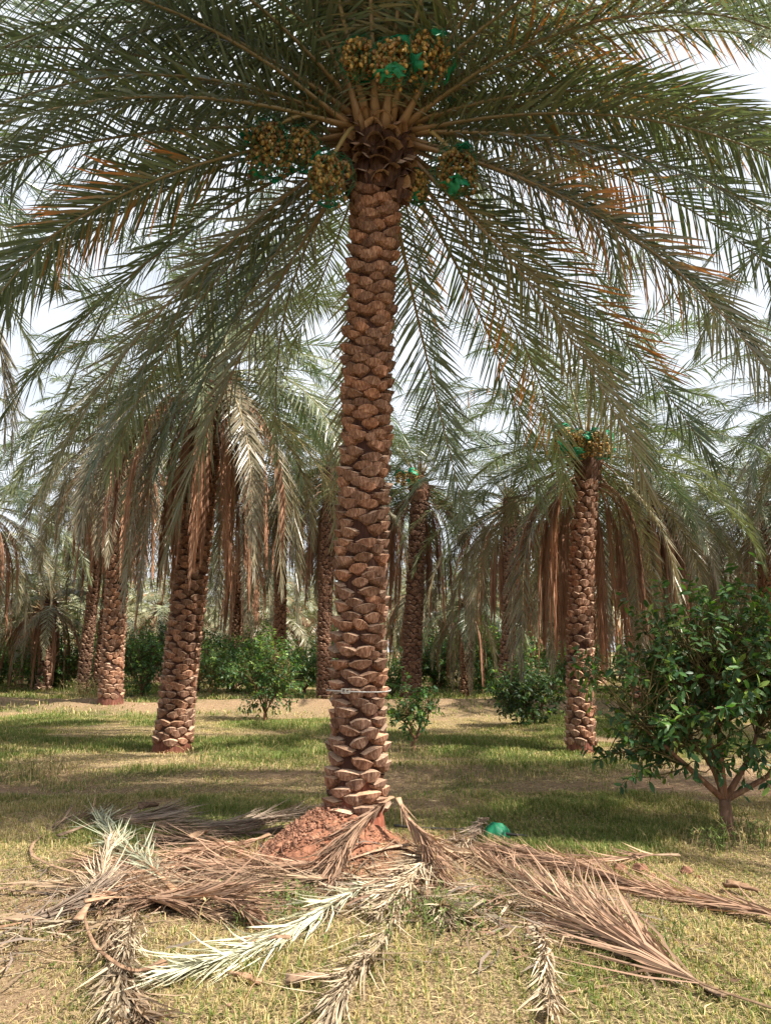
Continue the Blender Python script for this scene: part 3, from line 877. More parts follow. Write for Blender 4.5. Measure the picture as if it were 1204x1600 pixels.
# ------------------------------------------------------------------ palms behind
def near_palm(D, bpx, tpx, tpy, wpx, label, seed, ng=40, nd_=18, single=0, scale=1.06, pitch=(.085, .07), nring=8, bunch=0, netted=False, X=None, H=None, flare=.3, clear=False):
    r = np.random.RandomState(seed); ng = int(ng * 1.35); nd_ = int(nd_ * 1.5)
    depth0 = D * math.cos(PITCH) - EYE * math.sin(PITCH)
    x = (bpx - 602) / FPX * depth0 if X is None else X
    gzv = float(gz(x, D))
    base = np.array([x, D, gzv])
    if H is None:
        tp = at_depth(tpx, tpy, D); H = tp[2] - gzv; lean = (tp[0] - x, r.normal(0, .1))
    else: lean = (r.normal(0, .15), r.normal(0, .1))
    r0 = max(.16, .5 * wpx / FPX * depth0 - .05)
    root = empty('date_palm', tuple(base))
    tag(root, label, 'palm tree', 'date palms of the orchard')
    palm_trunk(root, H, r0, r0 * .86, lean, (r.normal(0, .04), 0), pitch[0], pitch[1], nring, single=single, seed=seed, flare=flare, start=.22)
    c = np.array([lean[0], lean[1], H])
    crown_head(root, c + np.array([0, 0, .1]), r0 * 1.15, .8, seed)
    for i in range(ng):
        t = i / (ng - 1)
        e = 82 - 130 * t ** .9 + r.normal(0, 4)
        if clear and -math.sin(i * 2.39996) > .55 and e < 45: continue       # pruned on the lane side
        cand = [m for ee, m in NEAR_ME if abs(ee - e) < 14] or [NEAR_ME[-1][1]]
        az = i * 2.39996 + r.normal(0, .15)
        off = c + np.array([math.cos(az), math.sin(az), 0]) * (.06 + .12 * t) + np.array([0, 0, .4 - .4 * t])
        s = scale * r.uniform(.92, 1.08)
        m = Matrix.Translation(Vector(off)) @ Matrix.Rotation(az, 4, 'Z') @ Matrix.Scale(s, 4)
        link('frond', cand[r.randint(0, len(cand))], root, mat4=m)
    for i in range(nd_):
        az = i * 2.39996 + r.normal(0, .3)
        if clear and -math.sin(az) > .5: continue
        off = c + np.array([math.cos(az), math.sin(az), 0]) * .17 + np.array([0, 0, -.15 - .3 * r.uniform()])
        s = scale * r.uniform(.75, 1.05)
        m = Matrix.Translation(Vector(off)) @ Matrix.Rotation(az, 4, 'Z') @ Matrix.Scale(s, 4)
        link('dead_frond', NEAR_DME[r.randint(0, 6)], root, mat4=m)
    for i in range(bunch):
        az = R(200 + 40 * i) + r.normal(0, .2)
        p = c + np.array([math.cos(az) * .62, math.sin(az) * .62, .25 + r.normal(0, .08)])
        date_bunch(root, p, .2, c + np.array([0, 0, .2]), seed * 10 + i, 1.15, az / 6.283)
    return root

near_palm(12.1, 268, 332, 600, 60, 'thick leaning date palm left of the strapped palm, drooping brown fronds veil its upper trunk', 21, 42, 26, single=300, flare=.28)
near_palm(11.9, 907, 917, 725, 46, 'shorter date palm with orange date bunches standing behind the big citrus tree', 22, 40, 24, single=300, pitch=(.095, .085), bunch=3, scale=.95, nring=7, clear=True)
near_palm(19.6, 172, 192, 690, 38, 'date palm with reddish hanging skirt on a low sand rise, two trunks close behind it', 23, 38, 30, single=260, pitch=(.11, .10), flare=.3)
near_palm(27, 128, 165, 765, 21, 'slim date palm close behind the skirted palm on the sand rise, slightly outer of two', 24, 34, 20, pitch=(.10, .09))
near_palm(29, 152, 180, 775, 19, 'slim date palm hidden half behind the skirted palm on the sand rise', 25, 34, 20, pitch=(.10, .09))
near_palm(21.8, 507, 517, 745, 25, 'straight date palm whose trunk stands right beside the strapped palm, behind the sand ridge', 26, 38, 22, pitch=(.09, .085), clear=True)
near_palm(21.5, 641, 655, 765, 32, 'date palm with bright upright young fronds rising behind the small sparse citrus sapling', 27, 44, 26, pitch=(.10, .09), bunch=2, clear=True)
near_palm(20.5, 787, 797, 800, 24, 'date palm standing just behind the low round dark citrus bush', 28, 38, 26, pitch=(.10, .09), scale=.95, clear=True)
near_palm(26, 727, 729, 955, 15, 'small short date palm with low pale crown at the end of the open grass lane', 29, 32, 10, pitch=(.09, .08), scale=.72)
near_palm(27.5, 866, 868, 815, 16, 'slim date palm between the dark round bush and the shorter bunch-bearing palm', 30, 34, 24, pitch=(.10, .09))
near_palm(24, 437, 441, 745, 21, 'date palm rising out of the middle of the citrus hedge, long brown fronds hanging', 31, 38, 28, pitch=(.10, .09))
near_palm(30, 362, 378, 850, 17, 'date palm with drooping crown low over the citrus hedge beside the thick leaning palm', 32, 36, 24, pitch=(.10, .09))
near_palm(20, 1000, 1003, 770, 30, 'date palm with heavy red-brown frond skirt directly behind the big citrus tree', 33, 40, 40, pitch=(.10, .09))
near_palm(33, 812, 813, 890, 14, 'thin distant date palm seen between two nearer trunks above the dark round bush', 34, 32, 16, pitch=(.12, .11))
near_palm(17.5, 1290, 1290, 640, 26, 'date palm of the third row whose blue-green fronds show beyond the citrus tree', 35, 40, 8, pitch=(.11, .10))
near_palm(6.6, 0, 0, 0, 90, 'neighbouring date palm in the front row whose fronds reach in past the citrus tree', 36, 44, 0, X=6.3, H=6.3, pitch=(.09, .08))
near_palm(7.4, 0, 0, 0, 90, 'neighbouring date palm in the front row beyond the heap of cut fronds', 37, 44, 4, X=-6.5, H=6.7, pitch=(.09, .08))
near_palm(12.6, 0, 0, 0, 60, 'date palm of the second row beyond the thick leaning palm', 38, 42, 10, X=-9.8, H=5.4, pitch=(.10, .09))
near_palm(12.3, 0, 0, 0, 60, 'date palm of the second row beyond the big citrus tree', 39, 42, 10, X=9.6, H=5.2, pitch=(.10, .09))

near_palm(23, -30, -25, 800, 20, 'bushy pale date palm at the grove edge behind the grassy bank', 140, 40, 14, pitch=(.11, .10), scale=1.1)
near_palm(36, 58, 60, 905, 14, 'small far date palm with brown skirt behind the yellow-green bush', 141, 36, 16, pitch=(.12, .11), scale=1.1)
near_palm(22, 1190, 1192, 800, 22, 'date palm with pale drooping crown behind the top of the big citrus tree', 142, 42, 14, pitch=(.11, .10), scale=1.1)
near_palm(27, 1090, 1092, 830, 18, 'date palm hidden low behind the big citrus crown', 143, 40, 20, pitch=(.11, .10), scale=1.05)
near_palm(26, 560, 560, 800, 18, 'date palm mostly hidden by the strapped palm trunk', 144, 40, 22, pitch=(.11, .10))

def far_palms():
    r = np.random.RandomState(55)
    i = 0
    for y in (25, 30, 35, 40, 46, 53, 61, 70, 80, 92):
        half = y * .53 + 4
        nx = int(2 * half / 5.0)
        for k in range(nx):
            x = -half + (k + .5 + r.uniform(-.25, .25)) * 2 * half / nx
            yy = y + r.uniform(-1.5, 1.5)
            if y < 31 and abs(x) < 11: continue
            H = r.uniform(2.4, 5.6) if y < 60 else r.uniform(3, 7)
            px = 602 + FPX * x / yy
            if 690 < px < 735 and y < 60: continue
            zz = float(gz(x, yy)) * (1 if yy < 45 else 0)
            root = empty('date_palm', (x, yy, zz))
            near_row = y < 36
            tag(root, 'distant date palm with pale drooping crown beyond the citrus bushes' if near_row else 'far date palm in the hazy rows at the back of the orchard',
                'palm tree', 'distant palms at the back')
            palm_trunk(root, H, r.uniform(.2, .26), .2, (r.normal(0, .2), 0), (0, 0), .16, .15, 6, seed=200 + i, depth=1.2) if near_row else \
                palm_trunk(root, H, .25, .22, (0, 0), (0, 0), .5, .5, 5, seed=200 + i, depth=1.2, wmul=.8)
            cr = link('crown', FAR_CROWNS[r.randint(0, 5)], root)
            s = r.uniform(.95, 1.25)
            cr.matrix_local = Matrix.Translation((0, 0, H)) @ Matrix.Rotation(r.uniform(0, 6.28), 4, 'Z') @ Matrix.Scale(s, 4)
            i += 1
far_palms()

# ------------------------------------------------------------------ citrus trees
def citrus_leaf():
    # an oval leaf folded on its midrib, along +x, unit length
    V = [[0, 0, 0], [.25, .15, .03], [.25, -.15, .03], [.58, .19, .03], [.58, -.19, .03], [.85, .1, -.02], [.85, -.1, -.02], [1, 0, -.07],
         [.25, 0, 0], [.58, 0, -.015], [.85, 0, -.045]]
    F = [[0, 8, 1], [0, 2, 8], [1, 8, 9], [1, 9, 3], [8, 2, 4], [8, 4, 9], [3, 9, 10], [3, 10, 5], [9, 4, 6], [9, 6, 10], [5, 10, 7], [10, 6, 7]]
    return np.array(V), np.array(F)
CLV, CLF = citrus_leaf()
LEAF_COLS = [(.04, .09, .028), (.055, .12, .034), (.085, .16, .04), (.032, .075, .034), (.20, .28, .055)]
LEAF_MES = [mesh_np('leaf_shape', CLV * .085, CLF, c, [M_CITRUS]) for c in LEAF_COLS]
# very small low-poly leaf for bushes far away
FLV = np.array([[0, 0, 0], [.5, .2, .03], [.5, -.2, .03], [1, 0, -.05]]); FLF = np.array([[0, 2, 1], [1, 2, 3]])

def citrus(base, trunk_h, stems, lobes, ntwig, nleaf, lsize, label, seed, single=0, lowpoly=False, r0=.05, name='citrus_tree', cat='citrus tree', grp='citrus trees under the palms', bright=1.0):
    """stems: main limb end points (local); lobes: (x,y,z,rx,ry,rz) of the crown (local)"""
    r = np.random.RandomState(seed)
    root = empty(name, tuple(base)); tag(root, label, cat, grp)
    mb = MB(); nodes = []
    fork = np.array([r.normal(0, .02), r.normal(0, .02), trunk_h])
    V, F = tube(catmull([[0, 0, -.06], fork * .5 + [r.normal(0, .015), 0, 0], fork], 7), np.linspace(r0 * 1.25, r0 * .95, 7), 8)
    mb.add(V, F)
    trunk = link('trunk', mb.mesh('trunk', [M_WOOD]), root)
    for e in stems:
        e = np.array(e, float)
        mid = fork * .5 + e * .5 + np.array([r.normal(0, .05), r.normal(0, .05), r.uniform(-.05, .08)])
        P = catmull([fork * .97, mid, e], 9)
        V, F = tube(P, np.linspace(r0 * .55, r0 * .16, 9), 6)
        b = MB(); b.add(V, F)
        link('branch', b.mesh('branch', [M_WOOD]), root)
        nodes += list(P[3:])
    nodes = np.array(nodes)
    # twigs
    tw = MB(); L = []
    lob = np.array(lobes, float); vol = lob[:, 3] * lob[:, 4] * lob[:, 5]; vol = vol / vol.sum()
    for i in range(ntwig):
        lo = lob[r.choice(len(lob), p=vol)]
        d = nrm(r.normal(0, 1, 3)); q = r.uniform(.1, 1) ** .42
        c = lo[:3] + d * q * lo[3:] * (1 + .22 * abs(r.normal()))
        nn = nodes[np.argsort(np.linalg.norm(nodes - c, axis=1))[r.randint(0, min(7, len(nodes)))]]
        outw = nrm(c - lo[:3] * .7 - nodes.mean(0) * .3)
        tl = r.uniform(.14, .30) * (lsize / .075)
        e = c + outw * tl * .6 + np.array([0, 0, r.uniform(-.25, .35) * tl])
        P = catmull([nn, nn * .4 + c * .6 + r.normal(0, .03, 3), c, e], 7)
        V, F = tube(P, np.linspace(r0 * .16, .0022, 7), 3, cap=False)
        tw.add(V, F, (.55, .75, .45))
        Tn = nrm(e - c)
        young = r.uniform() < .10
        for k in range(nleaf):
            t = r.uniform(-.7, 1.0); p = c + (e - c) * t
            a = r.uniform(0, 6.28)
            u = nrm(np.cross(Tn, np.array([.3, .2, .9]))); v = np.cross(Tn, u)
            dd = nrm(Tn * r.uniform(.15, .9) + (u * math.cos(a) + v * math.sin(a)) * .9 + np.array([0, 0, -.32]))
            upv = nrm(np.array([0, 0, 1.0]) + .6 * r.normal(0, 1, 3) + outw * .4)
            s = nrm(np.cross(upv, dd)); n_ = np.cross(dd, s)
            ls = lsize * r.uniform(.7, 1.3)
            ci = r.choice(5, p=[.34, .30, .2, .12, .04]) if not young else (4 if r.uniform() < .6 else 2)
            L.append((p, dd, s, n_, ls, ci))
    link('twigs', tw.mesh('twigs', [M_WOOD]), root)['kind'] = 'stuff'
    camv = np.array([0, 0, EYE]) - np.array(base)
    if single:
        sc = [np.linalg.norm(camv - l[0]) - 3 * l[4] * abs(np.dot(nrm(camv - l[0]), l[3])) for l in L]
        order = np.argsort(sc); first = set(order[:single].tolist())
    else: first = set()
    V0, F0 = (FLV, FLF) if lowpoly else (CLV, CLF)
    P = np.array([l[0] for i, l in enumerate(L) if i not in first]); D = np.array([l[1] for i, l in enumerate(L) if i not in first])
    S = np.array([l[2] for i, l in enumerate(L) if i not in first]); N = np.array([l[3] for i, l in enumerate(L) if i not in first])
    Z = np.array([l[4] for i, l in enumerate(L) if i not in first]); CI = np.array([l[5] for i, l in enumerate(L) if i not in first])
    W = P[:, None] + Z[:, None, None] * (V0[None, :, :1] * D[:, None] + V0[None, :, 1:2] * S[:, None] + V0[None, :, 2:] * N[:, None])
    Fm = (F0[None] + (np.arange(len(P)) * len(V0))[:, None, None]).reshape(-1, 3)
    C = np.repeat(np.array(LEAF_COLS)[CI] * bright * r.uniform(.75, 1.25, (len(P), 1)), len(V0), axis=0)
    tag(link('foliage', mesh_np('foliage', W.reshape(-1, 3), Fm, C, [M_CITRUS]), root), kind='stuff')
    for i in first:
        p, d, s, n_, ls, ci = L[i]; k = ls / .085
        m = Matrix([[d[0] * k, s[0] * k, n_[0] * k, p[0]], [d[1] * k, s[1] * k, n_[1] * k, p[1]], [d[2] * k, s[2] * k, n_[2] * k, p[2]], [0, 0, 0, 1]])
        link('leaf', LEAF_MES[ci], root, mat4=m)
    return root

def big_citrus():
    b = ground_pt(1138, 1312); b[2] = float(gz(b[0], b[1]))
    Y = b[1]
    def q(px, py, dy): return at_depth(px, py, Y + dy) - b
    stems = [q(1075, 1150, -.1), q(1060, 1050, .2), q(1120, 1020, .1), q(1265, 1150, .05), q(1185, 1100, .3), q(985, 1120, -.1)]
    S = lambda px, py, dy, rx, ry, rz: tuple(q(px, py, dy)) + (rx, ry, rz)
    lobes = [S(1085, 1060, 0, .46, .48, .42), S(1130, 955, .1, .30, .40, .22), S(1190, 1010, 0, .32, .5, .36), S(985, 1040, -.05, .32, .30, .20),
             S(1015, 1130, .05, .32, .35, .30), S(1240, 1080, .1, .34, .4, .40), S(985, 1180, -.05, .20, .2, .14), S(1035, 970, .1, .22, .3, .16),
             S(1085, 900, .05, .07, .1, .12), S(1120, 905, .0, .06, .1, .09), S(940, 1020, 0, .10, .1, .08), S(1075, 1180, -.1, .25, .25, .12), S(1180, 1180, -.1, .2, .25, .12)]
    citrus(b, .30, stems, lobes, 560, 11, .080, 'big leafy citrus tree with forked orange-brown trunk beside the cut fronds', 61, single=300, r0=.05, bright=1.15)
big_citrus()

def bush(px, py, wpx, toppy, D, label, seed, ntw=90, nl=12, ls=.085, bright=1.0, leafless=.25):
    b = at_depth(px, py, D); b[2] = float(gz(b[0], D))
    w = wpx / FPX * D * .5
    h = at_depth(px, toppy, D)[2] - b[2]
    r = np.random.RandomState(seed)
    zc = h * (leafless + (1 - leafless) * .5); rz = h * (1 - leafless) * .5
    lobes = [(0, 0, zc, w * .75, w * .75, rz)] + [(math.cos(a) * w * .5, math.sin(a) * w * .45, zc + r.uniform(-.35, .3) * rz, w * .5, w * .5, rz * .6) for a in r.uniform(0, 6.28, 5)]
    stems = [(math.cos(a) * w * .6, math.sin(a) * w * .6, h * r.uniform(.5, .8)) for a in np.arange(5) * 1.26 + r.uniform(0, 1)]
    citrus(b, max(.12, h * leafless * .7), stems, lobes, int(ntw * 2.2), nl, ls * (1.1 if D > 14 else 1), label, seed, lowpoly=D > 14, r0=.035 if D < 25 else .05, bright=bright)

bush(415, 1120, 118, 1000, 17.2, 'loose citrus tree with bare slanting stem in front of the hedge', 71, 130, leafless=.14)
bush(648, 1166, 88, 1068, 12.0, 'small sparse citrus sapling with thin stem beside the strapped palm', 72, 48, 11, .07, bright=1.25)
bush(832, 1132, 118, 1038, 15.9, 'low round dark citrus bush on the open grass', 73, 150, leafless=.12)
bush(332, 1092, 84, 1015, 22, 'dark citrus tree with thin stem next to the thick leaning palm', 74, 110)
bush(476, 1082, 90, 1018, 25, 'round citrus tree in the hedge touching the straight slim palm', 75, 120)
bush(222, 1064, 72, 988, 26, 'bright leafy citrus bush between the skirted palm and the thick leaning palm', 76, 120, leafless=.05, bright=1.3)
bush(758, 1092, 62, 1030, 27, 'citrus bush growing against the palm behind the dark round bush', 77, 90, leafless=.1)
bush(612, 1088, 60, 1030, 24, 'citrus bush half hidden behind the strapped palm trunk', 78, 80, leafless=.1)
bush(690, 1082, 44, 1025, 30, 'citrus bush in shade beside the small short palm', 79, 80, leafless=.1)
bush(72, 1052, 100, 1000, 32, 'wide yellow-green citrus bush on the grassy bank', 80, 140, leafless=.02, bright=1.4, ls=.11)
bush(5, 1052, 60, 1005, 34, 'dark citrus bush on the bank under a pale drooping palm', 81, 90, leafless=.05, ls=.11)
bush(900, 1090, 70, 1010, 24, 'tall citrus bush standing behind the shorter bunch-bearing palm', 82, 100, leafless=.1)
bush(385, 1085, 90, 1008, 28, 'dense citrus tree deep in the hedge under a drooping palm crown', 83, 110, ls=.10)
bush(1010, 1080, 80, 1005, 27, 'citrus bush behind the palm with the heavy red-brown skirt', 84, 80, leafless=.05, ls=.1)

def far_bushes():
    r = np.random.RandomState(95)
    src = [o for o in bpy.data.objects if o.name.startswith('citrus_tree') and o.get('label', '').startswith(('dense citrus tree', 'round citrus tree', 'wide yellow'))]
    n = 0
    for y in (29, 33, 38, 44, 52):
        for k in range(12):
            x = (-1 + 2 * (k + r.uniform(.2, .8)) / 12) * (y * .5 + 2)
            if y < 36 and 690 < 602 + FPX * x / y < 745: continue
            b = src[n % len(src)]; n += 1
            c = b.copy(); COL.objects.link(c); c.location = (x, y + r.uniform(-2, 2), 0)
            c.rotation_euler = (0, 0, r.uniform(0, 6.28)); c.scale = [r.uniform(1.05, 1.5)] * 3
            tag(c, 'far citrus bush under the back rows of palms', 'citrus tree', 'far citrus bushes')
            for ch in b.children:
                d = ch.copy(); COL.objects.link(d); d.parent = c
far_bushes()

# ------------------------------------------------------------------ cut fronds on the ground
STRAW = (.33, .235, .155); BROWN = (.255, .155, .105); GREY = (.23, .18, .145); PALE = (.42, .345, .245); SILVER = (.39, .41, .30); DARK = (.155, .105, .08); GREENG = (.22, .255, .18)
def fallen(pts, col, label, seed, lmax=.42, fold=.34, n=46, lw=.0075, start=.2, lift=.03, pet=None, base_w=.03, height=None, spread=.5, tipcut=1.0):
    """pts: photograph pixels of the rachis on the ground, stem end first"""
    r = np.random.RandomState(seed)
    if n > 1: n = int(n * 2.7)
    lw = min(lw, .0085) * .72; lmax *= 1.2
    G = [ground_pt(*p) for p in pts]
    K = 22
    P = catmull(G, K)
    s = np.linspace(0, 1, K)
    P[:, 2] = gz(P[:, 0], P[:, 1]) + lift * .55 + .018 * np.sin(s * 9 + seed) + .015
    if height is not None: P[:, 2] += np.interp(s, np.linspace(0, 1, len(height)), height)
    base = P[0].copy()
    rad = np.interp(s, [0, .05, .18, .5, 1], [base_w, base_w * .8, base_w * .42, base_w * .3, .003])
    RV, RF = tube(P, rad, 8, .32)
    T, B, N = frames(P)
    si = np.linspace(start, .99, n); si = np.concatenate([si, si]) + r.normal(0, .02, 2 * n); si = np.clip(si, 0, 1)
    side = np.concatenate([np.ones(n), -np.ones(n)])
    f = lambda A: np.stack([np.interp(si, s, A[:, i]) for i in range(3)], -1)
    p = f(P); t = nrm(f(T)); b = nrm(f(B)); nn = np.array([0, 0, 1.0])
    a = np.interp(si, [start, .6, 1], [1.0, .8, .35]) * fold * 1.05 * r.uniform(.1, 1.1, 2 * n) + r.normal(0, .13, 2 * n)
    d = nrm(np.cos(a)[:, None] * t + np.sin(a)[:, None] * side[:, None] * b + nn * (r.normal(.02, .10, 2 * n))[:, None])
    l = lmax * leaf_profile(si) * r.uniform(.7, 1.15, 2 * n)
    w = nrm(np.cross(d, nn + .9 * r.normal(0, 1, (2 * n, 3)))) * (lw * r.uniform(.6, 1.2, 2 * n))[:, None]
    dl = d * l[:, None]; bend = r.normal(0, .14, (2 * n, 3)) * l[:, None]
    v = [p - w * .5, p + w * .5, p + dl * .38 + w, p + dl * .38 - w, p + dl * .75 + w * .6 + bend * .5, p + dl * .75 - w * .6 + bend * .5, p + dl + bend]
    LV = np.stack(v, 1).reshape(-1, 3)
    floor = gz(LV[:, 0], LV[:, 1]) + .008 + .02 * r.uniform(0, 1, len(LV))
    LV[:, 2] = np.maximum(LV[:, 2], floor)
    i = np.arange(2 * n)[:, None] * 7
    LF = np.concatenate([i + [0, 1, 2], i + [0, 2, 3], i + [3, 2, 4], i + [3, 4, 5], i + [5, 4, 6]], 0)
    C = np.tile(np.array(col), (2 * n, 7, 1)) * r.uniform(.4, 1.5, (2 * n, 1, 1))
    C = C * (1 - .2 * r.uniform(0, 1, (2 * n, 1, 1))) + np.array(STRAW) * .2
    root = empty('fallen_frond', tuple(base)); tag(root, label, 'palm frond', 'cut palm fronds lying on the ground')
    pc = np.array(pet if pet is not None else (1, 1, 1))
    link('stem', mesh_np('stem', RV - base, RF, pc, [M_PETI]), root)
    if n > 1:
        lo = link('leaflets', mesh_np('leaflets', LV - base, LF, C.reshape(-1, 3), [M_DEAD]), root); tag(lo, kind='stuff')
    return root

fallen([(90, 1325), (200, 1300), (330, 1300), (485, 1285)], GREY, 'greyish brown cut frond lying along the back of the heap', 301, n=60, lmax=.5, fold=.3, lift=.09)
fallen([(240, 1378), (120, 1382), (50, 1350), (65, 1318), (130, 1300), (300, 1312), (470, 1320)], DARK, 'dark cut frond with its stem curled back in a loop', 302, n=60, start=.5, lmax=.5, fold=.3, lift=.05, base_w=.035)
fallen([(-60, 1396), (60, 1400), (200, 1404), (330, 1432)], STRAW, 'straw coloured cut frond whose pale bare stem runs out of the heap', 303, n=46, start=.42, lmax=.45, fold=.3, lift=.04)
fallen([(-40, 1372), (70, 1366), (160, 1366)], STRAW, 'bare pale palm stem lying beside the looped stem', 304, n=1, start=.9, lift=.05, base_w=.022)
fallen([(640, 1345), (500, 1372), (330, 1368), (140, 1362)], BROWN, 'long reddish brown cut frond running from the palm foot through the heap', 305, n=70, lmax=.5, fold=.32, lift=.05)
fallen([(610, 1372), (480, 1390), (300, 1392), (110, 1398)], STRAW, 'long straw cut frond under the reddish brown one', 306, n=64, lmax=.5, fold=.3, lift=.02)
fallen([(275, 1412), (220, 1370), (175, 1325), (150, 1296)], GREENG, 'grey-green cut frond with spread stiff leaflets on top of the heap', 307, n=44, lmax=.36, fold=.55, lift=.13, start=.12)
fallen([(120, 1462), (150, 1420), (160, 1375), (175, 1335)], PALE, 'pale upright-looking cut frond crossing the heap', 308, n=36, lmax=.36, fold=.32, lift=.12)
fallen([(130, 1440), (230, 1425), (330, 1428), (380, 1440)], BROWN, 'red-brown cut frond lying across the front of the heap', 309, n=52, lmax=.42, fold=.3, lift=.15)
fallen([(-30, 1470), (60, 1440), (160, 1412), (210, 1400)], GREY, 'grey cut frond pointing out of the heap towards bare grass', 310, n=42, lmax=.42, fold=.26, lift=.07)
fallen([(258, 1530), (200, 1540), (150, 1515), (132, 1460), (138, 1430)], BROWN, 'broad curved cut stem with a square end on the front bundle', 311, n=1, lift=.13, base_w=0.036)
fallen([(215, 1410), (205, 1460), (190, 1530), (178, 1640)], PALE, 'pale bundle of dry leaflets hanging out of the front of the heap', 312, n=70, lmax=.38, fold=0.28, lift=.06, start=.05)
fallen([(190, 1420), (170, 1470), (200, 1560), (240, 1640)], STRAW, 'straw bundle of dry leaflets under the broad curved stem', 313, n=56, lmax=.36, fold=0.3, lift=.04, start=.05)
fallen([(600, 1385), (500, 1440), (400, 1490), (270, 1530)], SILVER, 'silvery green cut frond lying alone across the grass', 314, n=56, lmax=.42, fold=.40, lift=.05, start=.02, lw=.012)
fallen([(655, 1380), (610, 1450), (560, 1530), (515, 1610)], PALE, 'pale straw cut frond pointing from the palm foot into the grass', 315, n=56, lmax=.42, fold=0.2, lift=.03, start=.02)
fallen([(745, 1318), (690, 1350), (640, 1395), (590, 1440)], PALE, 'whitish cut frond with fanned leaflets against the palm foot', 316, n=56, lmax=.40, fold=.6, lift=.09, start=.02, lw=.012)
fallen([(1330, 1640), (1200, 1588), (1060, 1545), (960, 1480), (860, 1410), (760, 1350)], BROWN, 'large brown cut frond with long dark stem lying past the palm foot', 317, n=96, lmax=.55, fold=.38, lift=.08, start=.36, lw=.011, pet=(.45, .45, .42))
fallen([(1130, 1565), (1000, 1500), (900, 1450), (720, 1335)], STRAW, 'straw cut frond under the large brown one', 318, n=70, lmax=.5, fold=.36, lift=.04, start=.16)
fallen([(845, 1455), (852, 1500), (858, 1550), (862, 1600)], PALE, 'short pale tuft of dry leaflets poking out under the large brown frond', 319, n=50, lmax=.26, fold=0.2, lift=.03, start=.02)
fallen([(1320, 1470), (1150, 1430), (1020, 1400), (860, 1365)], BROWN, 'long thin brown cut frond reaching towards the citrus tree', 320, n=64, lmax=.48, fold=.24, lift=.05, start=.1)
fallen([(1060, 1348), (960, 1352), (860, 1350), (770, 1338)], BROWN, 'brown cut frond lying nearest the soil clods', 321, n=56, lmax=.45, fold=.3, lift=.05, start=.12)
fallen([(612, 1335), (560, 1352), (512, 1390)], BROWN, 'stiff folded brown frond leaning against the palm foot', 322, n=40, lmax=.55, fold=.08, lift=.05, start=.02, height=[.22, .10, 0], lw=.012)
fallen([(622, 1340), (650, 1350), (690, 1385)], BROWN, 'stiff brown frond propped on the palm foot beside the whitish frond', 323, n=36, lmax=.5, fold=.08, lift=.05, start=.02, height=[.26, .14, .03], lw=.012)
fallen([(425, 1262), (460, 1270), (478, 1288), (470, 1305)], GREY, 'short curled grey stem behind the heap by the palm foot', 324, n=1, lift=.06, base_w=.022)
fallen([(145, 1275), (150, 1262), (175, 1256)], GREY, 'small curled stem end sticking out at the back of the heap', 325, n=1, lift=.05, base_w=.02, height=[0, .05, .1])
fallen([(480, 1275), (400, 1300), (330, 1318), (260, 1330)], DARK, 'dark cut frond tucked beside the palm foot mound', 326, n=56, lmax=.45, fold=.35, lift=.05, start=.04)
fallen([(760, 1290), (735, 1315), (700, 1345)], GREY, 'grey cut frond end sticking up next to the green net', 327, n=36, lmax=.34, fold=.5, lift=.08, start=.02)
fallen([(355, 1590), (385, 1560), (410, 1540)], PALE, 'single pale stick in the grass', 328, n=1, lift=.01, base_w=.012)
fallen([(190, 1283), (230, 1283), (300, 1281)], GREY, 'thin grey cut frond end lying out on the shaded grass', 329, n=40, lmax=.35, fold=.2, lift=.03, start=.02)

fallen([(420, 1330), (340, 1345), (260, 1372), (170, 1420)], BROWN, 'red-brown cut frond slanting through the middle of the heap', 331, n=52, lmax=.42, fold=.45, lift=.10, start=.04)
fallen([(470, 1400), (390, 1385), (300, 1400), (230, 1425)], BROWN, 'short red-brown cut frond on the grass edge of the heap', 332, n=44, lmax=.42, fold=.4, lift=.07, start=.04)
fallen([(640, 1400), (680, 1420), (700, 1450)], PALE, 'short pale broken frond tip below the whitish frond', 334, n=30, lmax=.3, fold=.5, lift=.04, start=.02)
fallen([(820, 1330), (740, 1345), (660, 1360)], STRAW, 'straw cut frond lying across the palm foot under the whitish frond', 335, n=50, lmax=.42, fold=.4, lift=.04, start=.02)

def sheath(px, py, yaw, L, W, label, seed, lift=.02):
    """a curled broad woody frond base"""
    r = np.random.RandomState(seed)
    p = ground_pt(px, py); p[2] = float(gz(p[0], p[1])) + lift
    nu, nv = 9, 7; V = []
    for i in range(nu):
        u = i / (nu - 1); wd = W * (1 - .75 * u ** 1.3)
        for j in range(nv):
            v = j / (nv - 1) * 2 - 1
            V.append([L * (u - .5), v * wd * .5, .25 * W * v * v * (1 - .5 * u) + .05 * L * math.sin(u * 3) + r.normal(0, .003)])
    V = np.array(V); B = V.copy(); B[:, 2] -= .012
    F = [[i * nv + j, i * nv + j + 1, (i + 1) * nv + j + 1, (i + 1) * nv + j] for i in range(nu - 1) for j in range(nv - 1)]
    n = len(V); F2 = [[a + n for a in q[::-1]] for q in F]
    rim = [i for i in range(nv)] + [i * nv + nv - 1 for i in range(1, nu)] + [(nu - 1) * nv + j for j in range(nv - 2, -1, -1)] + [i * nv for i in range(nu - 2, 0, -1)]
    F3 = [[rim[k], rim[k] + n, rim[(k + 1) % len(rim)] + n, rim[(k + 1) % len(rim)]] for k in range(len(rim))]
    V = np.vstack([V, B])
    c, s = math.cos(yaw), math.sin(yaw)
    V = np.stack([V[:, 0] * c - V[:, 1] * s, V[:, 0] * s + V[:, 1] * c, V[:, 2]], -1)
    tag(link('frond_sheath', mesh_np('frond_sheath', V, np.array(F + F2 + F3), (.8, .75, .72), [M_PETI], smooth=True), loc=tuple(p)), label, 'dry sheath', 'dry frond sheaths')
sheath(485, 1546, .2, .22, .07, 'brown curled frond sheath lying alone in the grass between pale fronds', 1, .03)
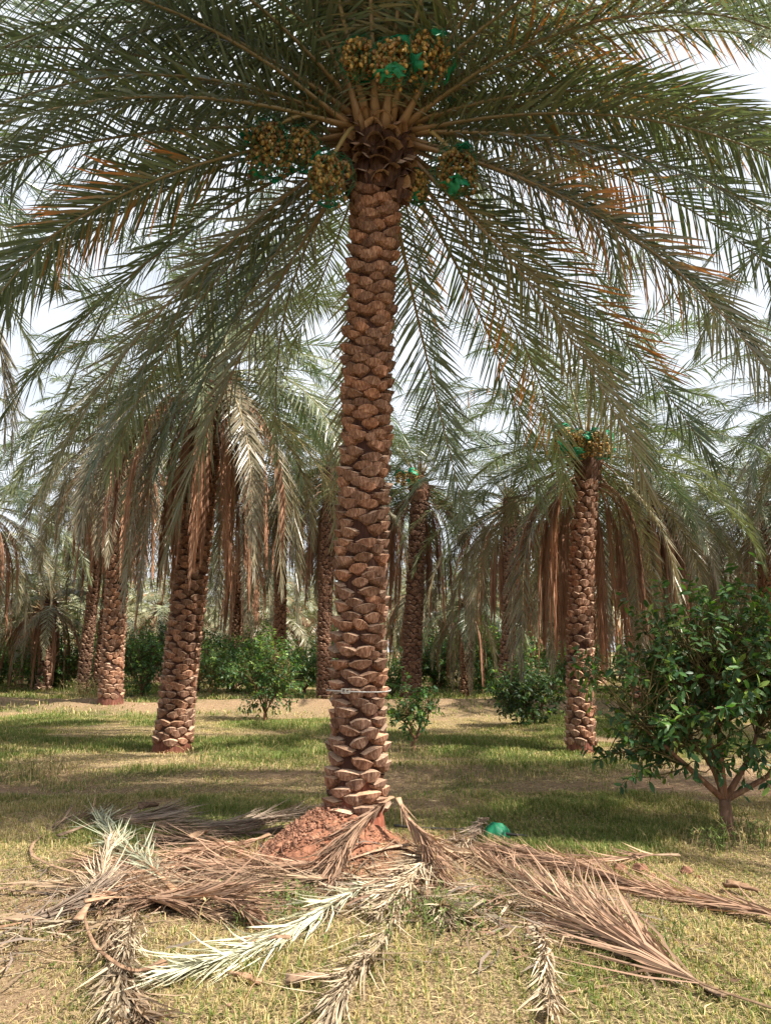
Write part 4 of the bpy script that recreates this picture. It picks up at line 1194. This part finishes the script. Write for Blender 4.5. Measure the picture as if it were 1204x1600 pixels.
sheath(418, 1478 + 3, .3, .24, .06, 'dry curled sheath under the silvery green frond', 2, .03)
sheath(1158, 1396, -.7, .20, .09, 'dark torn sheath on the straw ground towards the citrus tree', 3, .04)
sheath(735, 1445, -.9, .20, .08, 'tan sheath in the green grass by the large brown frond', 4, .02)
sheath(312, 1335, 1.3, .22, .08, 'grey sheath standing out of the dark fronds in the heap', 5, .12)
sheath(232, 1290, .8, .16, .14, 'matted brown fibre sheath on the back of the heap', 6, .14)
sheath(380, 1532, 2.6, .20, .035, 'narrow brown sheath strip pointing at the curled sheath', 7, .02)

# ------------------------------------------------------------------ soil, clods, nets, pipe
def lump(name, p, s, seed, mat, sub=3, rough=.25, label=None, cat=None, group=None, squash=.7):
    r = np.random.RandomState(seed)
    K, S = 7, 10; V = [[0, 0, -squash]]
    for i in range(1, K):
        ph = math.pi * i / K
        for j in range(S):
            a = 2 * math.pi * j / S; q = 1 + rough * r.normal()
            V.append([q * math.sin(ph) * math.cos(a), q * math.sin(ph) * math.sin(a), -squash * math.cos(ph) * q])
    V.append([0, 0, squash]); F = []
    for j in range(S): F.append([0, 1 + (j + 1) % S, 1 + j])
    for i in range(K - 2):
        for j in range(S):
            a = 1 + i * S + j; b = 1 + i * S + (j + 1) % S
            F += [[a, b, b + S], [a, b + S, a + S]]
    n = len(V) - 1
    for j in range(S): F.append([n, n - S + j, n - S + (j + 1) % S])
    o = link(name, mesh_np(name, np.array(V) * s, np.array(F), (1, 1, 1), [mat], smooth=False), loc=tuple(p))
    if label: tag(o, label, cat, group)
    return o

def soil():
    r = np.random.RandomState(9)
    # crumbly heap at the palm foot: one mass of clods
    n = 150; xs = np.linspace(-1.3, .8, n); ys = np.linspace(5.1, 6.9, n)
    X, Y = np.meshgrid(xs, ys)
    h = .20 * np.exp(-(((X + .42) / .40) ** 2 + ((Y - 6.1) / .36) ** 2)) + .10 * np.exp(-(((X + .62) / .30) ** 2 + ((Y - 5.7) / .25) ** 2)) - .05
    h = h + .11 * (fbm(X * 10, Y * 10, 71, 5) - .5) * np.exp(-(((X + .4) / .7) ** 2 + ((Y - 6.0) / .6) ** 2))
    V = np.stack([X, Y, gz(X, Y) + h], -1).reshape(-1, 3)
    i = np.arange(n - 1)[:, None] * n + np.arange(n - 1)[None, :]
    F = np.stack([i, i + 1, i + n + 1, i + n], -1).reshape(-1, 4)
    tag(link('soil_mound', mesh_np('soil_mound', V, F, (1, 1, 1), [M_SOIL], smooth=True)), 'crumbly red soil heaped round the palm foot', 'soil', kind='structure')
    mb = MB()
    bv = np.array([[1, 0, 0], [-.9, .1, 0], [0, 1.1, .1], [.1, -1, 0], [0, .1, .8], [0, 0, -.7]])
    bf = np.array([[0, 2, 4], [2, 1, 4], [1, 3, 4], [3, 0, 4], [2, 0, 5], [1, 2, 5], [3, 1, 5], [0, 3, 5]])
    for k in range(2200):
        x = r.normal(-.5, .42); y = r.normal(5.82, .30)
        hh = .20 * math.exp(-(((x + .42) / .40) ** 2 + ((y - 6.1) / .36) ** 2)) + .10 * math.exp(-(((x + .62) / .30) ** 2 + ((y - 5.7) / .25) ** 2)) - .045
        z = float(gz(x, y)) + max(hh, 0)
        s = abs(r.normal(.004, .007)) + .0035
        m = np.array(Matrix.Rotation(r.uniform(0, 6.28), 3, Vector(nrm(r.normal(0, 1, 3)))))
        mb.add((bv * (1 + .3 * r.normal(0, 1, bv.shape))) @ m.T * s + [x, y, z], bf, np.array([1, 1, 1]) * r.uniform(.7, 1.3))
    tag(link('soil_crumbs', mb.mesh('soil_crumbs', [M_SOIL], smooth=False)), 'loose red soil crumbs scattered on the mound', 'soil', kind='stuff')
    C = [(968, 1362, .05), (1000, 1364, .055), (1072, 1366, .045), (935, 1358, .03), (1018, 1372, .03), (320, 1297, .035), (375, 1345, .04), (1040, 1380, .022), (905, 1364, .025), (1090, 1372, .02)]
    for k, (px, py, s) in enumerate(C):
        p = ground_pt(px, py); p[2] = float(gz(p[0], p[1])) + s * .4
        near = px > 500
        lump('soil_clod', p, s, 500 + k, M_SOIL, rough=.12, label='clod of red soil on the bare patch by the brown frond' if near else 'clod of red soil among the dark fronds of the heap', cat='clod', group='loose soil clods')
soil()

def net_heap(px, py, w, h, label, seed, d=.2):
    """a rounded crumpled bundle of green net"""
    r = np.random.RandomState(seed)
    p = ground_pt(px, py); p[2] = float(gz(p[0], p[1]))
    K, S = 10, 28; V = [[0, 0, h]]
    for i in range(1, K + 1):
        ph = .5 * math.pi * i / K
        for j in range(S):
            a = 2 * math.pi * j / S
            q = 1 + .10 * math.sin(5 * a + seed) * math.sin(ph) + .05 * math.sin(11 * a) + r.normal(0, .02)
            V.append([w * q * math.sin(ph) ** .8 * math.cos(a), d * q * math.sin(ph) ** .8 * math.sin(a), h * math.cos(ph) * (1 + .08 * math.sin(3 * a + seed) + r.normal(0, .03)) - .005 * i])
    F = [[0, 1 + j, 1 + (j + 1) % S] for j in range(S)]
    for i in range(K - 1):
        for j in range(S):
            a = 1 + i * S + j; b = 1 + i * S + (j + 1) % S
            F += [[a, a + S, b + S], [a, b + S, b]]
    tag(link('net_bundle', mesh_np('net_bundle', np.array(V), np.array(F), (1, 1, 1), [M_NET]), loc=tuple(p)), label, 'green net', 'scraps of green net')
net_heap(775, 1306, .125, .105, 'rounded bundle of green net lying behind the pipe', 1, .09)
net_heap(452, 1256, .16, .035, 'flat scrap of green net on the shaded grass behind the palm', 2, .10)

def pipe():
    pts = [ground_pt(*q) for q in ((615, 1300), (680, 1303), (750, 1306), (830, 1311))]
    P = catmull(pts, 24); P[:, 2] = gz(P[:, 0], P[:, 1]) + .04
    V, F = tube(P, .011, 8)
    tag(link('irrigation_pipe', mesh_np('irrigation_pipe', V, F, (1, 1, 1), [M_PIPE])), 'thin black irrigation pipe on the ground in front of the green net', 'pipe')
pipe()

# ------------------------------------------------------------------ weeds
weed(1180, 1320, .32, 40, .7, 'pale green tall weeds beside the citrus trunk', .16)
weed(1110, 1325, .22, 40, .8, 'green weeds around the foot of the big citrus tree', .16)
weed(130, 1090, .75, 90, .55, 'tall feathery weeds in front of the twin slim palms', .45)
weed(95, 1062, .7, 60, .7, 'green weed clump on the grassy bank', .4)
weed(60, 1215, .35, 70, .15, 'dry brown weed clump on the shaded grass', .25)
weed(312, 1195, .35, 20, .6, 'thin leafy weeds in front of the thick leaning palm', .14)
weed(415, 1190, .35, 7, .3, 'a few thin dry stalks on the sunny grass', .12)
weed(640, 1185, .30, 40, .4, 'straw tuft under the sparse sapling', .25)
weed(800, 1200, .3, 10, .3, 'thin stalks on the bare ridge', .25)
weed(585, 1292, .20, 16, .9, 'small green weed growing at the strapped palm foot', .07)
weed(690, 1440, .16, 110, .95, 'lush green grass tuft between the pale frond and the brown frond', .17)
weed(985, 1470, .15, 90, .9, 'green grass tuft between the two brown fronds', .2)
weed(430, 1425, .16, 80, .95, 'green grass tuft behind the silvery frond', .16)

def litter():
    r = np.random.RandomState(77)
    def flat(name, N, cx, cy, sx, sy, lmin, lmax, w, cols, label, uniform=False, h=.02):
        if uniform:
            y = np.sqrt(r.uniform(3.0 ** 2, 11 ** 2, N)); x = r.uniform(-1, 1, N) * (y * .5 + .5)
        else:
            k = r.randint(0, len(cx), N); x = np.array(cx)[k] + r.normal(0, 1, N) * np.array(sx)[k]; y = np.array(cy)[k] + r.normal(0, 1, N) * np.array(sy)[k]
        a = r.uniform(0, 6.28, N); l = r.uniform(lmin, lmax, N)
        z = gz(x, y) + h * r.uniform(.2, 1, N)
        b = np.stack([x, y, z], -1); d = np.stack([np.cos(a) * l, np.sin(a) * l, r.normal(0, .12, N) * l], -1)
        sd = np.stack([-np.sin(a), np.cos(a), r.normal(0, .5, N)], -1) * (w * r.uniform(.5, 1.3, N))[:, None]
        bend = r.normal(0, .12, (N, 3)) * l[:, None]
        V = np.stack([b - sd * .5, b + sd * .5, b + d * .5 + sd + bend * .5, b + d * .5 - sd + bend * .5, b + d], 1).reshape(-1, 3)
        V[:, 2] = np.maximum(V[:, 2], gz(V[:, 0], V[:, 1]) + .006)
        i = np.arange(N)[:, None] * 5
        F = np.concatenate([i + [0, 1, 2], i + [0, 2, 3], i + [3, 2, 4]], 0)
        C = np.repeat(np.array(cols)[r.randint(0, len(cols), N)] * r.uniform(.6, 1.3, (N, 1)), 5, axis=0)
        tag(link(name, mesh_np(name, V, F, C, [M_DEAD])), label, 'litter', kind='stuff')
    flat('dry_leaflet_litter', 1500, [-1.7, -.9, -.2, .5, .9, -1.9], [5.3, 5.4, 5.2, 5.0, 4.6, 4.5], [.5, .5, .5, .4, .4, .3], [.35, .3, .3, .3, .4, .3], .12, .4, .006,
         [STRAW, BROWN, PALE, GREY], 'loose dry palm leaflets scattered round the cut fronds', h=.05)
    flat('straw_litter', 26000, 0, 0, 0, 0, .03, .12, .0016, [(.5, .4, .22), (.42, .32, .18), (.34, .24, .14)], 'thin straw lying flat on the orchard floor', True)
litter()

for k_ in range(16):
    weed(30 + k_ * 72 + rs.uniform(-30, 30), 1092 + rs.uniform(-8, 16), rs.uniform(.15, .35), 30, .45, 'low dry tuft on the sandy ridge between the palm rows', .3, 'tufts on the sandy ridge')
